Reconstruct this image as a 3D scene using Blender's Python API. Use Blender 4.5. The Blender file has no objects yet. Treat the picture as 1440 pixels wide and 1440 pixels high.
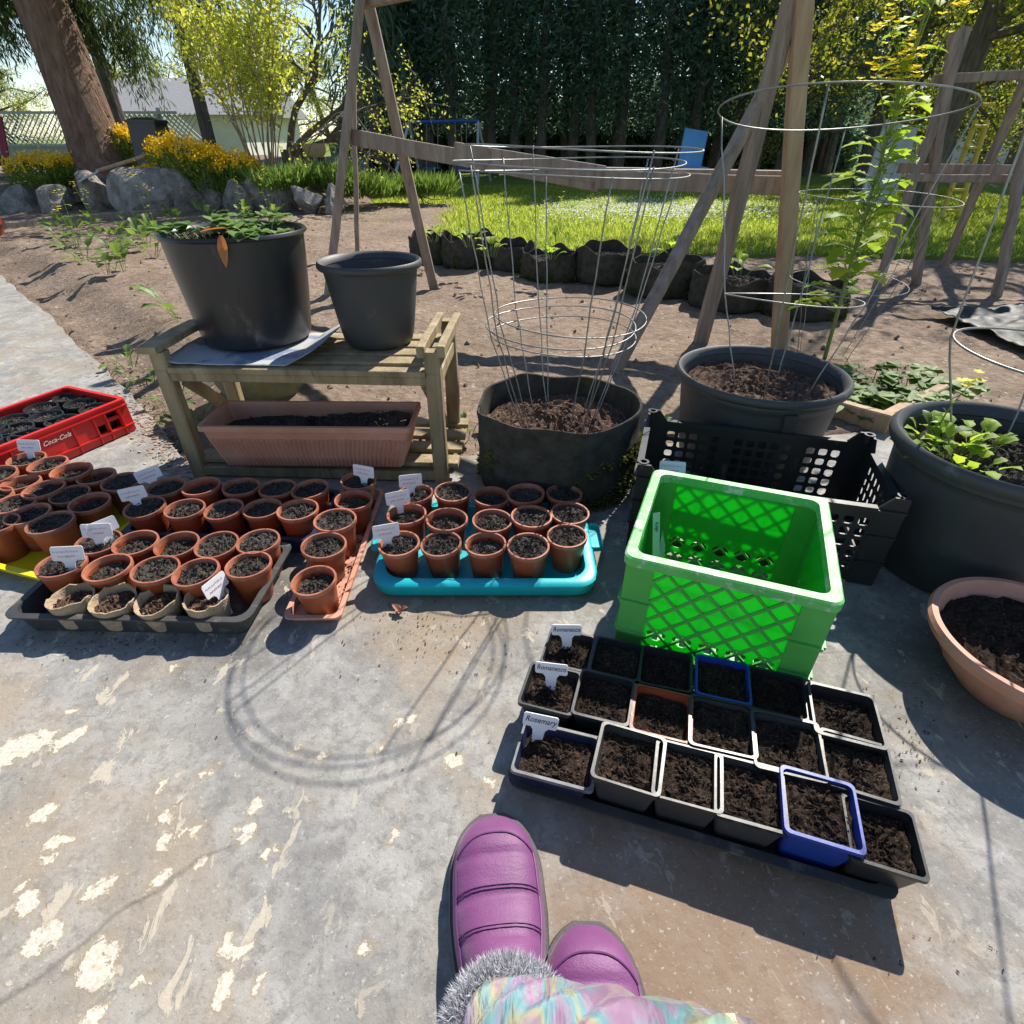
import bpy, bmesh, math, random
import numpy as np
from mathutils import Vector, Matrix, noise as mnoise
PI = math.pi
random.seed(7); rng = np.random.default_rng(11)
scene = bpy.context.scene
C = scene.collection
# ------------------------------------------------------------------ camera
CAM_H, F_PX, PITCH = 0.86, 780.0, math.radians(34.0)     # photo is 1440 px square
cam = bpy.data.cameras.new('camera'); cam_o = bpy.data.objects.new('camera', cam); C.objects.link(cam_o)
cam.sensor_width = 36; cam.lens = 36 * F_PX / 1440; cam.clip_start = 0.02; cam.clip_end = 2000
cam_o.location = (0, 0, CAM_H); cam_o.rotation_euler = (PI / 2 - PITCH, 0, 0)
scene.camera = cam_o
scene.cycles.max_bounces = 6; scene.cycles.diffuse_bounces = 3; scene.cycles.glossy_bounces = 3; scene.cycles.transmission_bounces = 4
# ------------------------------------------------------------------ light
SUN_EL, SUN_AZ = math.radians(45), math.radians(31)        # azimuth to the right of straight ahead
world = bpy.data.worlds.new('World'); scene.world = world; world.use_nodes = True
wn = world.node_tree.nodes; wl = world.node_tree.links
sky = wn.new('ShaderNodeTexSky'); sky.sky_type = 'NISHITA'; sky.sun_disc = False
sky.sun_elevation = SUN_EL; sky.sun_rotation = SUN_AZ; sky.air_density = 1.2; sky.dust_density = 0.1; sky.ozone_density = 2.0; sky.altitude = 1200
wl.new(sky.outputs[0], wn['Background'].inputs[0]); wn['Background'].inputs[1].default_value = 0.095
sun = bpy.data.lights.new('sun', 'SUN'); sun.energy = 5.0; sun.angle = math.radians(0.55); sun.color = (1, 0.94, 0.84)
sun_o = bpy.data.objects.new('sun', sun); C.objects.link(sun_o)
sd = Vector((math.sin(SUN_AZ) * math.cos(SUN_EL), math.cos(SUN_AZ) * math.cos(SUN_EL), math.sin(SUN_EL)))
sun_o.rotation_euler = sd.to_track_quat('Z', 'Y').to_euler(); sun_o.location = sd * 30
scene.view_settings.view_transform = 'Standard'; scene.view_settings.look = 'None'
scene.view_settings.exposure = 0.76; scene.view_settings.gamma = 1.0
# ------------------------------------------------------------------ pixel -> place
_F = Vector((0, math.cos(PITCH), -math.sin(PITCH))); _U = Vector((0, math.sin(PITCH), math.cos(PITCH)))
def ray(px, py): return Vector((1, 0, 0)) * ((px - 720) / F_PX) + _U * ((720 - py) / F_PX) + _F
def G(px, py, z=0.0):                      # the point at height z seen at a pixel
    d = ray(px, py); return Vector((0, 0, CAM_H)) + d * ((z - CAM_H) / d.z)
def AT(px, py, Y):                         # the point at distance Y ahead seen at a pixel
    d = ray(px, py); return Vector((0, 0, CAM_H)) + d * (Y / d.y)
# ------------------------------------------------------------------ materials
def new_mat(name):
    m = bpy.data.materials.new(name); m.use_nodes = True
    nt = m.node_tree; return m, nt, nt.nodes, nt.links, nt.nodes['Principled BSDF']
def coords(nt, scale=(1, 1, 1), world_space=False, kind='Object'):
    n = nt.nodes; mp = n.new('ShaderNodeMapping'); mp.inputs['Scale'].default_value = scale
    if world_space: g = n.new('ShaderNodeNewGeometry'); nt.links.new(g.outputs['Position'], mp.inputs['Vector'])
    else: t = n.new('ShaderNodeTexCoord'); nt.links.new(t.outputs[kind], mp.inputs['Vector'])
    return mp.outputs[0]
def noise(nt, vec, scale, detail=6, rough=.6, dist=0.0):
    n = nt.nodes.new('ShaderNodeTexNoise'); n.inputs['Scale'].default_value = scale; n.inputs['Detail'].default_value = detail
    n.inputs['Roughness'].default_value = rough; n.inputs['Distortion'].default_value = dist
    if vec is not None: nt.links.new(vec, n.inputs['Vector'])
    return n.outputs['Fac']
def ramp(nt, fac, stops, interp='LINEAR'):
    r = nt.nodes.new('ShaderNodeValToRGB'); r.color_ramp.interpolation = interp
    e = r.color_ramp.elements
    while len(e) < len(stops): e.new(0.5)
    for k, (p, c) in enumerate(stops):
        e[k].position = p; e[k].color = (*c, 1) if len(c) == 3 else c
    nt.links.new(fac, r.inputs[0]); return r.outputs[0]
def g3(v): return (v, v, v)
def mixc(nt, fac, a, b, mode='MIX'):
    m = nt.nodes.new('ShaderNodeMix'); m.data_type = 'RGBA'; m.blend_type = mode
    for sock, v in ((m.inputs[0], fac), (m.inputs[6], a), (m.inputs[7], b)):
        if isinstance(v, (int, float)): sock.default_value = v
        elif isinstance(v, tuple): sock.default_value = (*v, 1)
        else: nt.links.new(v, sock)
    return m.outputs[2]
def math_n(nt, op, a, b=None):
    m = nt.nodes.new('ShaderNodeMath'); m.operation = op
    for s, v in zip(m.inputs, (a, b)):
        if v is None: continue
        if isinstance(v, (int, float)): s.default_value = v
        else: nt.links.new(v, s)
    return m.outputs[0]
def bump(nt, height, strength, dist=.01):
    b = nt.nodes.new('ShaderNodeBump'); b.inputs['Strength'].default_value = strength; b.inputs['Distance'].default_value = dist
    nt.links.new(height, b.inputs['Height']); return b.outputs[0]
def pm(name, c1, c2, scale=8, rough=.6, bmp=.3, stretch=(1, 1, 1), bscale=None, rnd=.0, spec=.5, metallic=0, lo=.3, hi=.7, c3=None, dirt=None, coat=0, bdist=.01):
    """two-tone noise material with fine relief; dirt = (colour, scale, threshold)"""
    m, nt, n, l, b = new_mat(name)
    v = coords(nt, stretch)
    f = noise(nt, v, scale)
    col = ramp(nt, f, [(lo, c1), (hi, c2)] if c3 is None else [(lo, c1), ((lo + hi) / 2, c2), (hi, c3)])
    if dirt:
        col = mixc(nt, ramp(nt, noise(nt, v, dirt[1], 8, .7), [(dirt[2], g3(0)), (dirt[2] + .12, g3(1))]), col, dirt[0])
    if rnd:
        oi = n.new('ShaderNodeObjectInfo'); mr = n.new('ShaderNodeMapRange'); l.new(oi.outputs['Random'], mr.inputs[0])
        mr.inputs[3].default_value = 1 - rnd; mr.inputs[4].default_value = 1 + rnd
        hs = n.new('ShaderNodeHueSaturation'); l.new(mr.outputs[0], hs.inputs['Value']); l.new(col, hs.inputs['Color']); col = hs.outputs[0]
    l.new(col, b.inputs['Base Color']); b.inputs['Roughness'].default_value = rough; b.inputs['Metallic'].default_value = metallic
    b.inputs['Specular IOR Level'].default_value = spec; b.inputs['Coat Weight'].default_value = coat
    if bmp:
        l.new(bump(nt, noise(nt, v, bscale or scale * 4, 5), bmp, bdist), b.inputs['Normal'])
    return m
def leafm(name, cols, trans=.45, rough=.5, pos=None):
    """leaf material: colour varies from leaf to leaf, some light passes through"""
    m, nt, n, l, b = new_mat(name)
    g = n.new('ShaderNodeNewGeometry')
    k = len(cols); col = ramp(nt, g.outputs['Random Per Island'], [(i / max(1, k - 1), c) for i, c in enumerate(cols)])
    l.new(col, b.inputs['Base Color']); b.inputs['Roughness'].default_value = rough
    t = n.new('ShaderNodeBsdfTranslucent'); hs = n.new('ShaderNodeHueSaturation'); hs.inputs['Value'].default_value = 1.25; hs.inputs['Hue'].default_value = .485
    l.new(col, hs.inputs['Color']); l.new(hs.outputs[0], t.inputs[0])
    mx = n.new('ShaderNodeMixShader'); mx.inputs[0].default_value = trans
    l.new(b.outputs[0], mx.inputs[1]); l.new(t.outputs[0], mx.inputs[2]); l.new(mx.outputs[0], n['Material Output'].inputs[0])
    return m
M = {}
# concrete with worn paint
def concrete():
    m, nt, n, l, b = new_mat('concrete'); v = coords(nt, world_space=True)
    big = noise(nt, v, 2.3, 7, .6, .9); mid = noise(nt, v, 7, 8, .65, .3); fine = noise(nt, v, 90, 6, .7)
    col = ramp(nt, big, [(.30, (.105, .105, .11)), (.44, (.18, .172, .165)), (.56, (.235, .208, .172)), (.72, (.14, .138, .138))])
    col = mixc(nt, ramp(nt, mid, [(.42, g3(0)), (.60, g3(.85))]), col, (.36, .35, .33))
    mot = noise(nt, v, 38, 6, .75, .5); col = mixc(nt, ramp(nt, mot, [(.38, g3(.75)), (.52, g3(0))]), col, (.11, .105, .10))
    col = mixc(nt, ramp(nt, noise(nt, v, 2.6, 6, .6, .8), [(.50, g3(0)), (.68, g3(.8))]), col, (.285, .205, .125))
    col = mixc(nt, math_n(nt, 'MULTIPLY', fine, .55), col, (.33, .32, .30), 'MIX')
    sp = noise(nt, v, 210, 3, .6); col = mixc(nt, ramp(nt, sp, [(.62, g3(0)), (.70, g3(.7))]), col, (.09, .085, .08))
    for (sx, sy, sr, sc_) in ((.30, .30, .34, (.20, .125, .07)), (-.62, .95, .28, (.085, .075, .065)), (.95, .72, .30, (.10, .095, .09)), (-.15, .95, .25, (.24, .175, .11))):   # washed-out soil stains
        dv = n.new('ShaderNodeVectorMath'); dv.operation = 'DISTANCE'; l.new(v, dv.inputs[0]); dv.inputs[1].default_value = (sx, sy, 0)
        dd = math_n(nt, 'ADD', math_n(nt, 'DIVIDE', dv.outputs['Value'], sr), math_n(nt, 'MULTIPLY', math_n(nt, 'SUBTRACT', noise(nt, v, 6, 8, .7), .5), 2.2))
        col = mixc(nt, ramp(nt, dd, [(.35, g3(.75)), (1.0, g3(0))]), col, sc_)
    # small flakes where the pale coat survives
    area = ramp(nt, noise(nt, v, 1.1, 3, .5), [(.36, g3(0)), (.52, g3(1))])
    vm = coords(nt, (1, .55, 1), True)
    fl = ramp(nt, noise(nt, vm, 26, 9, .62, .6), [(.60, g3(0)), (.625, g3(1))])
    flm = math_n(nt, 'MULTIPLY', fl, area)
    col = mixc(nt, math_n(nt, 'MULTIPLY', flm, .85), col, (.44, .39, .31))
    ms = ramp(nt, noise(nt, vm, 17, 9, .7, .9), [(.665, g3(0)), (.70, g3(.8))]); col = mixc(nt, ms, col, (.20, .13, .045))
    at = n.new('ShaderNodeAttribute'); at.attribute_name = 'wear'
    w1 = math_n(nt, 'ADD', at.outputs['Fac'], math_n(nt, 'MULTIPLY', math_n(nt, 'SUBTRACT', noise(nt, v, 42, 9, .72, .4), .5), 2.6))
    worn = math_n(nt, 'MULTIPLY', ramp(nt, w1, [(.50, g3(0)), (.60, g3(1))]), ramp(nt, at.outputs['Fac'], [(.02, g3(0)), (.15, g3(1))]))
    halo = math_n(nt, 'MULTIPLY', ramp(nt, w1, [(.05, g3(0)), (.5, g3(.55))]), ramp(nt, at.outputs['Fac'], [(.0, g3(0)), (.3, g3(1))]))
    col = mixc(nt, halo, col, (.30, .235, .15)); col = mixc(nt, worn, col, ramp(nt, noise(nt, v, 150, 5, .7), [(.3, (.38, .33, .25)), (.6, (.60, .55, .47))]))
    flm = math_n(nt, 'MAXIMUM', flm, worn)
    gr = noise(nt, v, 130, 4, .7); col = mixc(nt, ramp(nt, gr, [(.60, g3(0)), (.68, g3(.65))]), col, (.46, .45, .42))
    # cracks
    vo = n.new('ShaderNodeTexVoronoi'); vo.feature = 'DISTANCE_TO_EDGE'; vo.inputs['Scale'].default_value = .85
    wv = n.new('ShaderNodeVectorMath'); wv.operation = 'ADD'; nz = n.new('ShaderNodeTexNoise'); nz.inputs['Scale'].default_value = 4; nz.inputs['Detail'].default_value = 8
    l.new(v, nz.inputs['Vector']); l.new(v, wv.inputs[0]); sc = n.new('ShaderNodeVectorMath'); sc.operation = 'SCALE'; sc.inputs['Scale'].default_value = .10
    l.new(nz.outputs['Color'], sc.inputs[0]); l.new(sc.outputs[0], wv.inputs[1]); l.new(wv.outputs[0], vo.inputs['Vector'])
    ck = ramp(nt, vo.outputs['Distance'], [(.0, g3(1)), (.0018, g3(0))]); ckm = math_n(nt, 'MULTIPLY', ck, ramp(nt, noise(nt, v, 1.3), [(.5, g3(0)), (.56, g3(1))]))
    col = mixc(nt, math_n(nt, 'MULTIPLY', ckm, .35), col, (.06, .055, .045))
    l.new(col, b.inputs['Base Color']); b.inputs['Roughness'].default_value = .85; b.inputs['Specular IOR Level'].default_value = .3
    h = math_n(nt, 'ADD', math_n(nt, 'MULTIPLY', mid, .5), math_n(nt, 'MULTIPLY', fine, .25)); h = math_n(nt, 'ADD', h, math_n(nt, 'MULTIPLY', flm, .12)); h = math_n(nt, 'SUBTRACT', h, math_n(nt, 'MULTIPLY', ckm, .4))
    h = math_n(nt, 'ADD', h, math_n(nt, 'MULTIPLY', mot, .22)); l.new(bump(nt, h, .55, .009), b.inputs['Normal']); return m
M['concrete'] = concrete()
def soilm(name, c1, c2, c3, s, chip=None, bmp=1, bd=.02):
    m, nt, n, l, b = new_mat(name); v = coords(nt, world_space=True)
    a = noise(nt, v, s, 8, .7); big = noise(nt, v, s * .06, 4, .5)
    col = ramp(nt, a, [(.3, c1), (.5, c2), (.72, c3)])
    col = mixc(nt, ramp(nt, big, [(.35, g3(0)), (.65, g3(.5))]), col, c1)
    if chip:
        vo = n.new('ShaderNodeTexVoronoi'); vo.inputs['Scale'].default_value = chip[1]; l.new(v, vo.inputs['Vector'])
        sel = ramp(nt, vo.outputs['Color'], [(.80, g3(0)), (.84, g3(1))]); dd = ramp(nt, vo.outputs['Distance'], [(.25, g3(1)), (.4, g3(0))])
        col = mixc(nt, math_n(nt, 'MULTIPLY', sel, dd), col, chip[0])
    l.new(col, b.inputs['Base Color']); b.inputs['Roughness'].default_value = .95; b.inputs['Specular IOR Level'].default_value = .15
    l.new(bump(nt, noise(nt, v, s * 1.3, 7, .7), bmp, bd), b.inputs['Normal']); return m
M['soil'] = soilm('garden_soil', (.15, .105, .075), (.27, .20, .15), (.38, .30, .235), 22, ((.42, .35, .27), 38))
M['compost'] = soilm('compost', (.022, .018, .016), (.085, .070, .060), (.24, .205, .18), 240, ((.36, .32, .28), 300), 1, .006)
M['bark'] = soilm('bark_mulch', (.05, .03, .02), (.14, .085, .06), (.30, .22, .17), 120, ((.4, .33, .27), 150), 1, .008)
M['lawn'] = soilm('lawn_ground', (.09, .13, .02), (.17, .23, .035), (.28, .33, .07), 30)
M['terracotta'] = pm('terracotta_plastic', (.25, .052, .018), (.34, .082, .03), 14, .42, .08, rnd=.25, dirt=((.26, .17, .13), 22, .60))
M['rimterra'] = pm('worn_terracotta_rim', (.26, .075, .035), (.40, .16, .10), 40, .5, .1, rnd=.2)
M['trough'] = pm('trough_plastic', (.46, .20, .125), (.57, .29, .20), 9, .6, .12, dirt=((.33, .22, .15), 16, .6))
M['black_plastic'] = pm('black_plastic', (.012, .014, .016), (.028, .030, .032), 6, .38, .06, dirt=((.09, .085, .075), 22, .66))
M['dusty_black'] = pm('dusty_black_plastic', (.012, .013, .014), (.03, .031, .032), 5, .33, .05, stretch=(1, 1, .35), dirt=((.10, .10, .09), 18, .60))
M['charcoal'] = pm('charcoal_resin', (.035, .037, .040), (.055, .057, .058), 6, .55, .08, dirt=((.12, .112, .10), 14, .60))
M['tray_black'] = pm('black_tray', (.03, .032, .034), (.06, .058, .055), 12, .55, .1, dirt=((.16, .15, .13), 15, .56))
M['navy'] = pm('navy_tray', (.012, .018, .045), (.02, .03, .075), 8, .4, .05)
M['blue'] = pm('blue_plastic', (.012, .035, .24), (.02, .06, .34), 8, .4, .05, dirt=((.05, .05, .06), 25, .66))
M['teal'] = pm('teal_plastic', (.004, .33, .40), (.008, .42, .48), 6, .38, .05, dirt=((.03, .10, .11), 22, .68))
M['yellow'] = pm('yellow_plastic', (.62, .50, .01), (.75, .62, .02), 8, .42, .05, dirt=((.22, .18, .05), 20, .64))
M['red'] = pm('red_plastic', (.50, .012, .014), (.62, .025, .022), 6, .4, .05, dirt=((.30, .05, .04), 24, .66))
M['peat'] = pm('peat_fibre', (.33, .235, .14), (.50, .38, .25), 60, .95, .5, bscale=150)
M['fabric'] = pm('felt_fabric', (.036, .034, .028), (.08, .074, .06), 25, .98, .6, bscale=220, spec=.1, dirt=((.075, .085, .012), 7, .60), bdist=.004)
M['moss'] = leafm('moss', [(.05, .07, .008), (.10, .13, .015), (.16, .17, .02)], .2, .9)
M['wire'] = pm('galvanised_wire', (.20, .205, .20), (.34, .34, .33), 40, .45, .05, metallic=.75)
M['wood_grey'] = pm('weathered_wood', (.17, .125, .095), (.34, .27, .215), 5, .85, .5, stretch=(6, 6, .7), bscale=25, dirt=((.11, .085, .065), 6, .58))
M['wood_new'] = pm('pale_timber', (.30, .20, .11), (.46, .33, .21), 5, .8, .4, stretch=(6, 6, .7), bscale=25)
M['wood_stand'] = pm('treated_pine', (.19, .14, .07), (.40, .31, .175), 4, .75, .4, stretch=(5, 5, .8), bscale=22, dirt=((.09, .085, .04), 7, .57))
M['stone'] = pm('field_stone', (.13, .12, .11), (.42, .38, .34), 3.2, .9, .8, bscale=14, rnd=.2, dirt=((.06, .08, .03), 5, .62), bdist=.05)
M['moss_stone'] = pm('mossy_concrete', (.10, .12, .05), (.24, .25, .14), 9, .9, .5, dirt=((.36, .36, .30), 12, .64))
M['white'] = pm('white_plastic_label', (.74, .72, .74), (.82, .80, .82), 20, .45, .02)
M['ink'] = pm('marker_ink', (.02, .02, .03), (.03, .03, .05), 20, .6, 0)
M['redink'] = pm('red_marker_ink', (.42, .10, .14), (.5, .16, .2), 20, .6, 0)
M['whiteprint'] = pm('white_print', (.75, .7, .7), (.8, .78, .78), 20, .5, 0)
# ------------------------------------------------------------------ mesh building
class MB:
    def __init__(s): s.v = []; s.f = []
    def add(s, vs, fs):
        o = len(s.v); s.v += [tuple(p) for p in vs]; s.f += [tuple(i + o for i in f) for f in fs]; return s
    def box(s, c, d, rz=0, taper=1.0):
        x, y, z = d[0] / 2, d[1] / 2, d[2] / 2; R = Matrix.Rotation(rz, 3, 'Z'); c = Vector(c); vs = []
        for k, zz in ((taper, -z), (1, z)):
            for a, b in ((-1, -1), (1, -1), (1, 1), (-1, 1)): vs.append(c + R @ Vector((a * x * k, b * y * k, zz)))
        return s.add(vs, [(3, 2, 1, 0), (4, 5, 6, 7), (0, 1, 5, 4), (1, 2, 6, 5), (2, 3, 7, 6), (3, 0, 4, 7)])
    def beam(s, a, b, w, h, seg=1, wob=0, up=(0, 0, 1), bev=.12):
        """squared timber between two points, corners eased, optional waviness"""
        a, b = Vector(a), Vector(b); d = (b - a).normalized(); u = Vector(up)
        if abs(d.dot(u)) > .97: u = Vector((0, 1, 0))
        x = d.cross(u).normalized(); y = x.cross(d); e = bev * min(w, h); W, H = w / 2, h / 2
        prof = [(-W + e, -H), (W - e, -H), (W, -H + e), (W, H - e), (W - e, H), (-W + e, H), (-W, H - e), (-W, -H + e)]
        vs = []
        for k in range(seg + 1):
            t = k / seg; c = a.lerp(b, t) + x * (random.uniform(-1, 1) * wob) + y * (random.uniform(-1, 1) * wob)
            vs += [c + x * p + y * q for p, q in prof]
        fs = [tuple(range(7, -1, -1)), tuple(range(seg * 8, seg * 8 + 8))]
        for k in range(seg):
            for i in range(8): j = (i + 1) % 8; fs.append((k * 8 + i, k * 8 + j, k * 8 + 8 + j, k * 8 + 8 + i))
        return s.add(vs, fs)
    def tube(s, pts, r, n=6, closed=False):
        pts = [Vector(p) for p in pts]; m = len(pts); rr = r if hasattr(r, '__len__') else [r] * m; vs = []; px = None
        for i, p in enumerate(pts):
            t = ((pts[(i + 1) % m] - pts[i - 1]) if closed else (pts[min(i + 1, m - 1)] - pts[max(i - 1, 0)])).normalized()
            if px is None: px = t.orthogonal().normalized()
            px = (px - t * px.dot(t)).normalized(); py = t.cross(px)
            vs += [p + (px * math.cos(2 * PI * k / n) + py * math.sin(2 * PI * k / n)) * rr[i] for k in range(n)]
        fs = []
        for i in range(m if closed else m - 1):
            j = (i + 1) % m
            for k in range(n): k2 = (k + 1) % n; fs.append((i * n + k, i * n + k2, j * n + k2, j * n + k))
        if not closed: fs += [tuple(range(n - 1, -1, -1)), tuple(range((m - 1) * n, m * n))]
        return s.add(vs, fs)
    def lathe(s, prof, n=28, c=(0, 0, 0), wob=None, cap0=False, cap1=False):
        """prof = [(radius, z)]; wob(angle, z, r) -> (radius factor, dz)"""
        vs = []
        for r, z in prof:
            for k in range(n):
                a = 2 * PI * k / n; q, dz = wob(a, z, r) if wob else (1, 0)
                vs.append((c[0] + r * q * math.cos(a), c[1] + r * q * math.sin(a), c[2] + z + dz))
        fs = [(i * n + k, i * n + (k + 1) % n, (i + 1) * n + (k + 1) % n, (i + 1) * n + k) for i in range(len(prof) - 1) for k in range(n)]
        if cap0: fs.append(tuple(range(n - 1, -1, -1)))
        if cap1: fs.append(tuple(range((len(prof) - 1) * n, len(prof) * n)))
        return s.add(vs, fs)
    def rlathe(s, prof, rc=.02, n=5, c=(0, 0, 0), rz=0, cap0=True):
        """rounded-rectangle 'lathe': prof = [(half_x, half_y, z)]"""
        vs = []; R = Matrix.Rotation(rz, 3, 'Z'); m = 4 * n
        for hx, hy, z in prof:
            r = min(rc, hx * .95, hy * .95)
            for q, (sx, sy) in enumerate(((1, 1), (-1, 1), (-1, -1), (1, -1))):
                for k in range(n):
                    a = (q + k / (n - 1)) * PI / 2; p = Vector((sx * (hx - r) + r * math.cos(a), sy * (hy - r) + r * math.sin(a), z)); vs.append(Vector(c) + R @ p)
        fs = [(i * m + k, i * m + (k + 1) % m, (i + 1) * m + (k + 1) % m, (i + 1) * m + k) for i in range(len(prof) - 1) for k in range(m)]
        if cap0: fs.append(tuple(range(m - 1, -1, -1)))
        return s.add(vs, fs)
    def panel(s, xs, zs, hole, t, M4, n=12):
        """flat wall in local x/z, thickness t along y, with real openings; hole(i, j) -> None or (shape, margin)"""
        def P(x, y, z): return M4 @ Vector((x, y, z))
        for i in range(len(xs) - 1):
            for j in range(len(zs) - 1):
                x0, x1, z0, z1 = xs[i], xs[i + 1], zs[j], zs[j + 1]; hl = hole(i, j)
                if hl is None:
                    s.add([P(x, y, z) for y in (0, t) for x, z in ((x0, z0), (x1, z0), (x1, z1), (x0, z1))],
                          [(0, 1, 2, 3), (7, 6, 5, 4), (0, 4, 5, 1), (1, 5, 6, 2), (2, 6, 7, 3), (3, 7, 4, 0)]); continue
                if hl[0] == 'open': continue
                cx, cz, hx, hz = (x0 + x1) / 2, (z0 + z1) / 2, (x1 - x0) / 2, (z1 - z0) / 2; mg = hl[1]
                inn, out = [], []
                for k in range(n):
                    a = 2 * PI * (k + .5) / n; ca, sa = math.cos(a), math.sin(a); mx = max(abs(ca), abs(sa))
                    out.append((cx + hx * ca / mx, cz + hz * sa / mx))
                    if hl[0] == 'oval':
                        e = .55; inn.append((cx + (hx - mg) * math.copysign(abs(ca) ** e, ca), cz + (hz - mg) * math.copysign(abs(sa) ** e, sa)))
                    elif hl[0] == 'diamond':
                        q = abs(ca) + abs(sa); inn.append((cx + (hx - mg) * ca / q, cz + (hz - mg) * sa / q))
                    else: inn.append((cx + (hx - mg) * ca / mx, cz + (hz - mg) * sa / mx))
                vs = [P(x, 0, z) for x, z in out] + [P(x, 0, z) for x, z in inn] + [P(x, t, z) for x, z in out] + [P(x, t, z) for x, z in inn]; fs = []
                for k in range(n):
                    q = (k + 1) % n; fs += [(k, q, n + q, n + k), (2 * n + q, 2 * n + k, 3 * n + k, 3 * n + q), (n + k, n + q, 3 * n + q, 3 * n + k)]
                s.add(vs, fs)
        return s
    def build(s, name, mat, parent=None, world=False, smooth=False, stuff=False):
        me = bpy.data.meshes.new(name)
        vs = s.v
        if world and parent is not None:
            o = root_of(parent).location; vs = [(p[0] - o[0], p[1] - o[1], p[2] - o[2]) for p in vs]
        me.from_pydata([tuple(p) for p in vs], [], s.f); return finish(name, me, mat, parent, smooth, stuff)
def root_of(o):
    while o.parent: o = o.parent
    return o
def finish(name, me, mat, parent=None, smooth=False, stuff=False):
    me.materials.append(M[mat] if isinstance(mat, str) else mat)
    if smooth:
        me.polygons.foreach_set('use_smooth', [True] * len(me.polygons))
        if smooth != 'all':
            try: me.set_sharp_from_angle(angle=math.radians(smooth if smooth is not True else 40))
            except Exception: pass
    me.update(); o = bpy.data.objects.new(name, me); C.objects.link(o); o.parent = parent
    if stuff: o['kind'] = 'stuff'
    return o
def tag(o, label, cat, group=None):
    o['label'] = label; o['category'] = cat
    if group: o['group'] = group
    return o
def thing(name, label, cat, loc=(0, 0, 0), rz=0, group=None):
    o = bpy.data.objects.new(name, None); C.objects.link(o); o.location = loc; o.rotation_euler = (0, 0, rz); o.empty_display_size = .05
    return tag(o, label, cat, group)
def struct(o): o['kind'] = 'structure'; return o
def dup(root, loc, rz=0, label=None, group=None, tilt=(0, 0), scale=None):
    r = root.copy(); C.objects.link(r); r.location = loc; r.rotation_euler = (tilt[0], tilt[1], rz)
    if scale: r.scale = scale if hasattr(scale, '__len__') else (scale,) * 3
    if label: r['label'] = label
    if group: r['group'] = group
    for ch in list(root.children):
        c = ch.copy(); C.objects.link(c); c.parent = r
        for g in list(ch.children):
            d = g.copy(); C.objects.link(d); d.parent = c
    return r
def quads(name, P, mat, parent=None, stuff=False, k=4):
    """P: (N,k,3) array, one face each, built fast"""
    N = len(P); me = bpy.data.meshes.new(name); me.vertices.add(N * k); me.vertices.foreach_set('co', np.asarray(P, dtype=np.float32).ravel())
    me.loops.add(N * k); me.loops.foreach_set('vertex_index', np.arange(N * k, dtype=np.int32))
    me.polygons.add(N); me.polygons.foreach_set('loop_start', np.arange(0, N * k, k, dtype=np.int32)); me.update(calc_edges=True)
    return finish(name, me, mat, parent, False, stuff)
def unit(a): return a / (np.linalg.norm(a, axis=-1, keepdims=True) + 1e-9)
def sprays(cent, dirs, ln, wd):
    """leaf-like rhombs at cent pointing along dirs; returns (N,4,3)"""
    n = len(cent); d = unit(dirs); r = unit(np.cross(d, rng.normal(size=(n, 3))))
    ln = np.broadcast_to(ln, (n,))[:, None]; wd = np.broadcast_to(wd, (n,))[:, None]
    return np.stack([cent, cent + d * ln * .45 + r * wd, cent + d * ln, cent + d * ln * .45 - r * wd], 1)
def fbm(x, y, s=1, o=4, seed=0):
    return mnoise.fractal(Vector((x * s + seed * 13.7, y * s - seed * 7.1, seed * 3.3)), 1.0, 2.0, o)
# ================================================================== SETTING
def flat(name, pts, z, mat, thick=0):
    mb = MB(); n = len(pts); vs = [(p[0], p[1], z) for p in pts]
    if thick:
        vs += [(p[0], p[1], z - thick) for p in pts]
        mb.add(vs, [tuple(range(n))] + [(k, n + k, n + (k + 1) % n, (k + 1) % n) for k in range(n)])
    else: mb.add(vs, [tuple(range(n))])
    o = mb.build(name, mat); return struct(o)
flat('ground', [(-400, -60), (400, -60), (400, 900), (-400, 900)], -.09, 'lawn')
edge_px = [(-330, 300), (-150, 320), (0, 388), (62, 437), (148, 520), (202, 577), (262, 646), (420, 655), (660, 640), (960, 622), (1240, 606), (1700, 640)]
EDGE = [G(*p) for p in edge_px]
# patio outline gets a slightly broken edge
patio_pts = [(-16, -2.5), (6, -2.5), (6, EDGE[-1].y)]
for a, b in zip(EDGE[::-1], EDGE[::-1][1:]):
    k = max(2, int((b - a).length / .12))
    for i in range(k):
        p = a.lerp(b, i / k); patio_pts.append((p.x + random.uniform(-.012, .012), p.y + random.uniform(-.012, .012)))
patio_pts += [(EDGE[0].x, EDGE[0].y), (-16, EDGE[0].y)]
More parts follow.
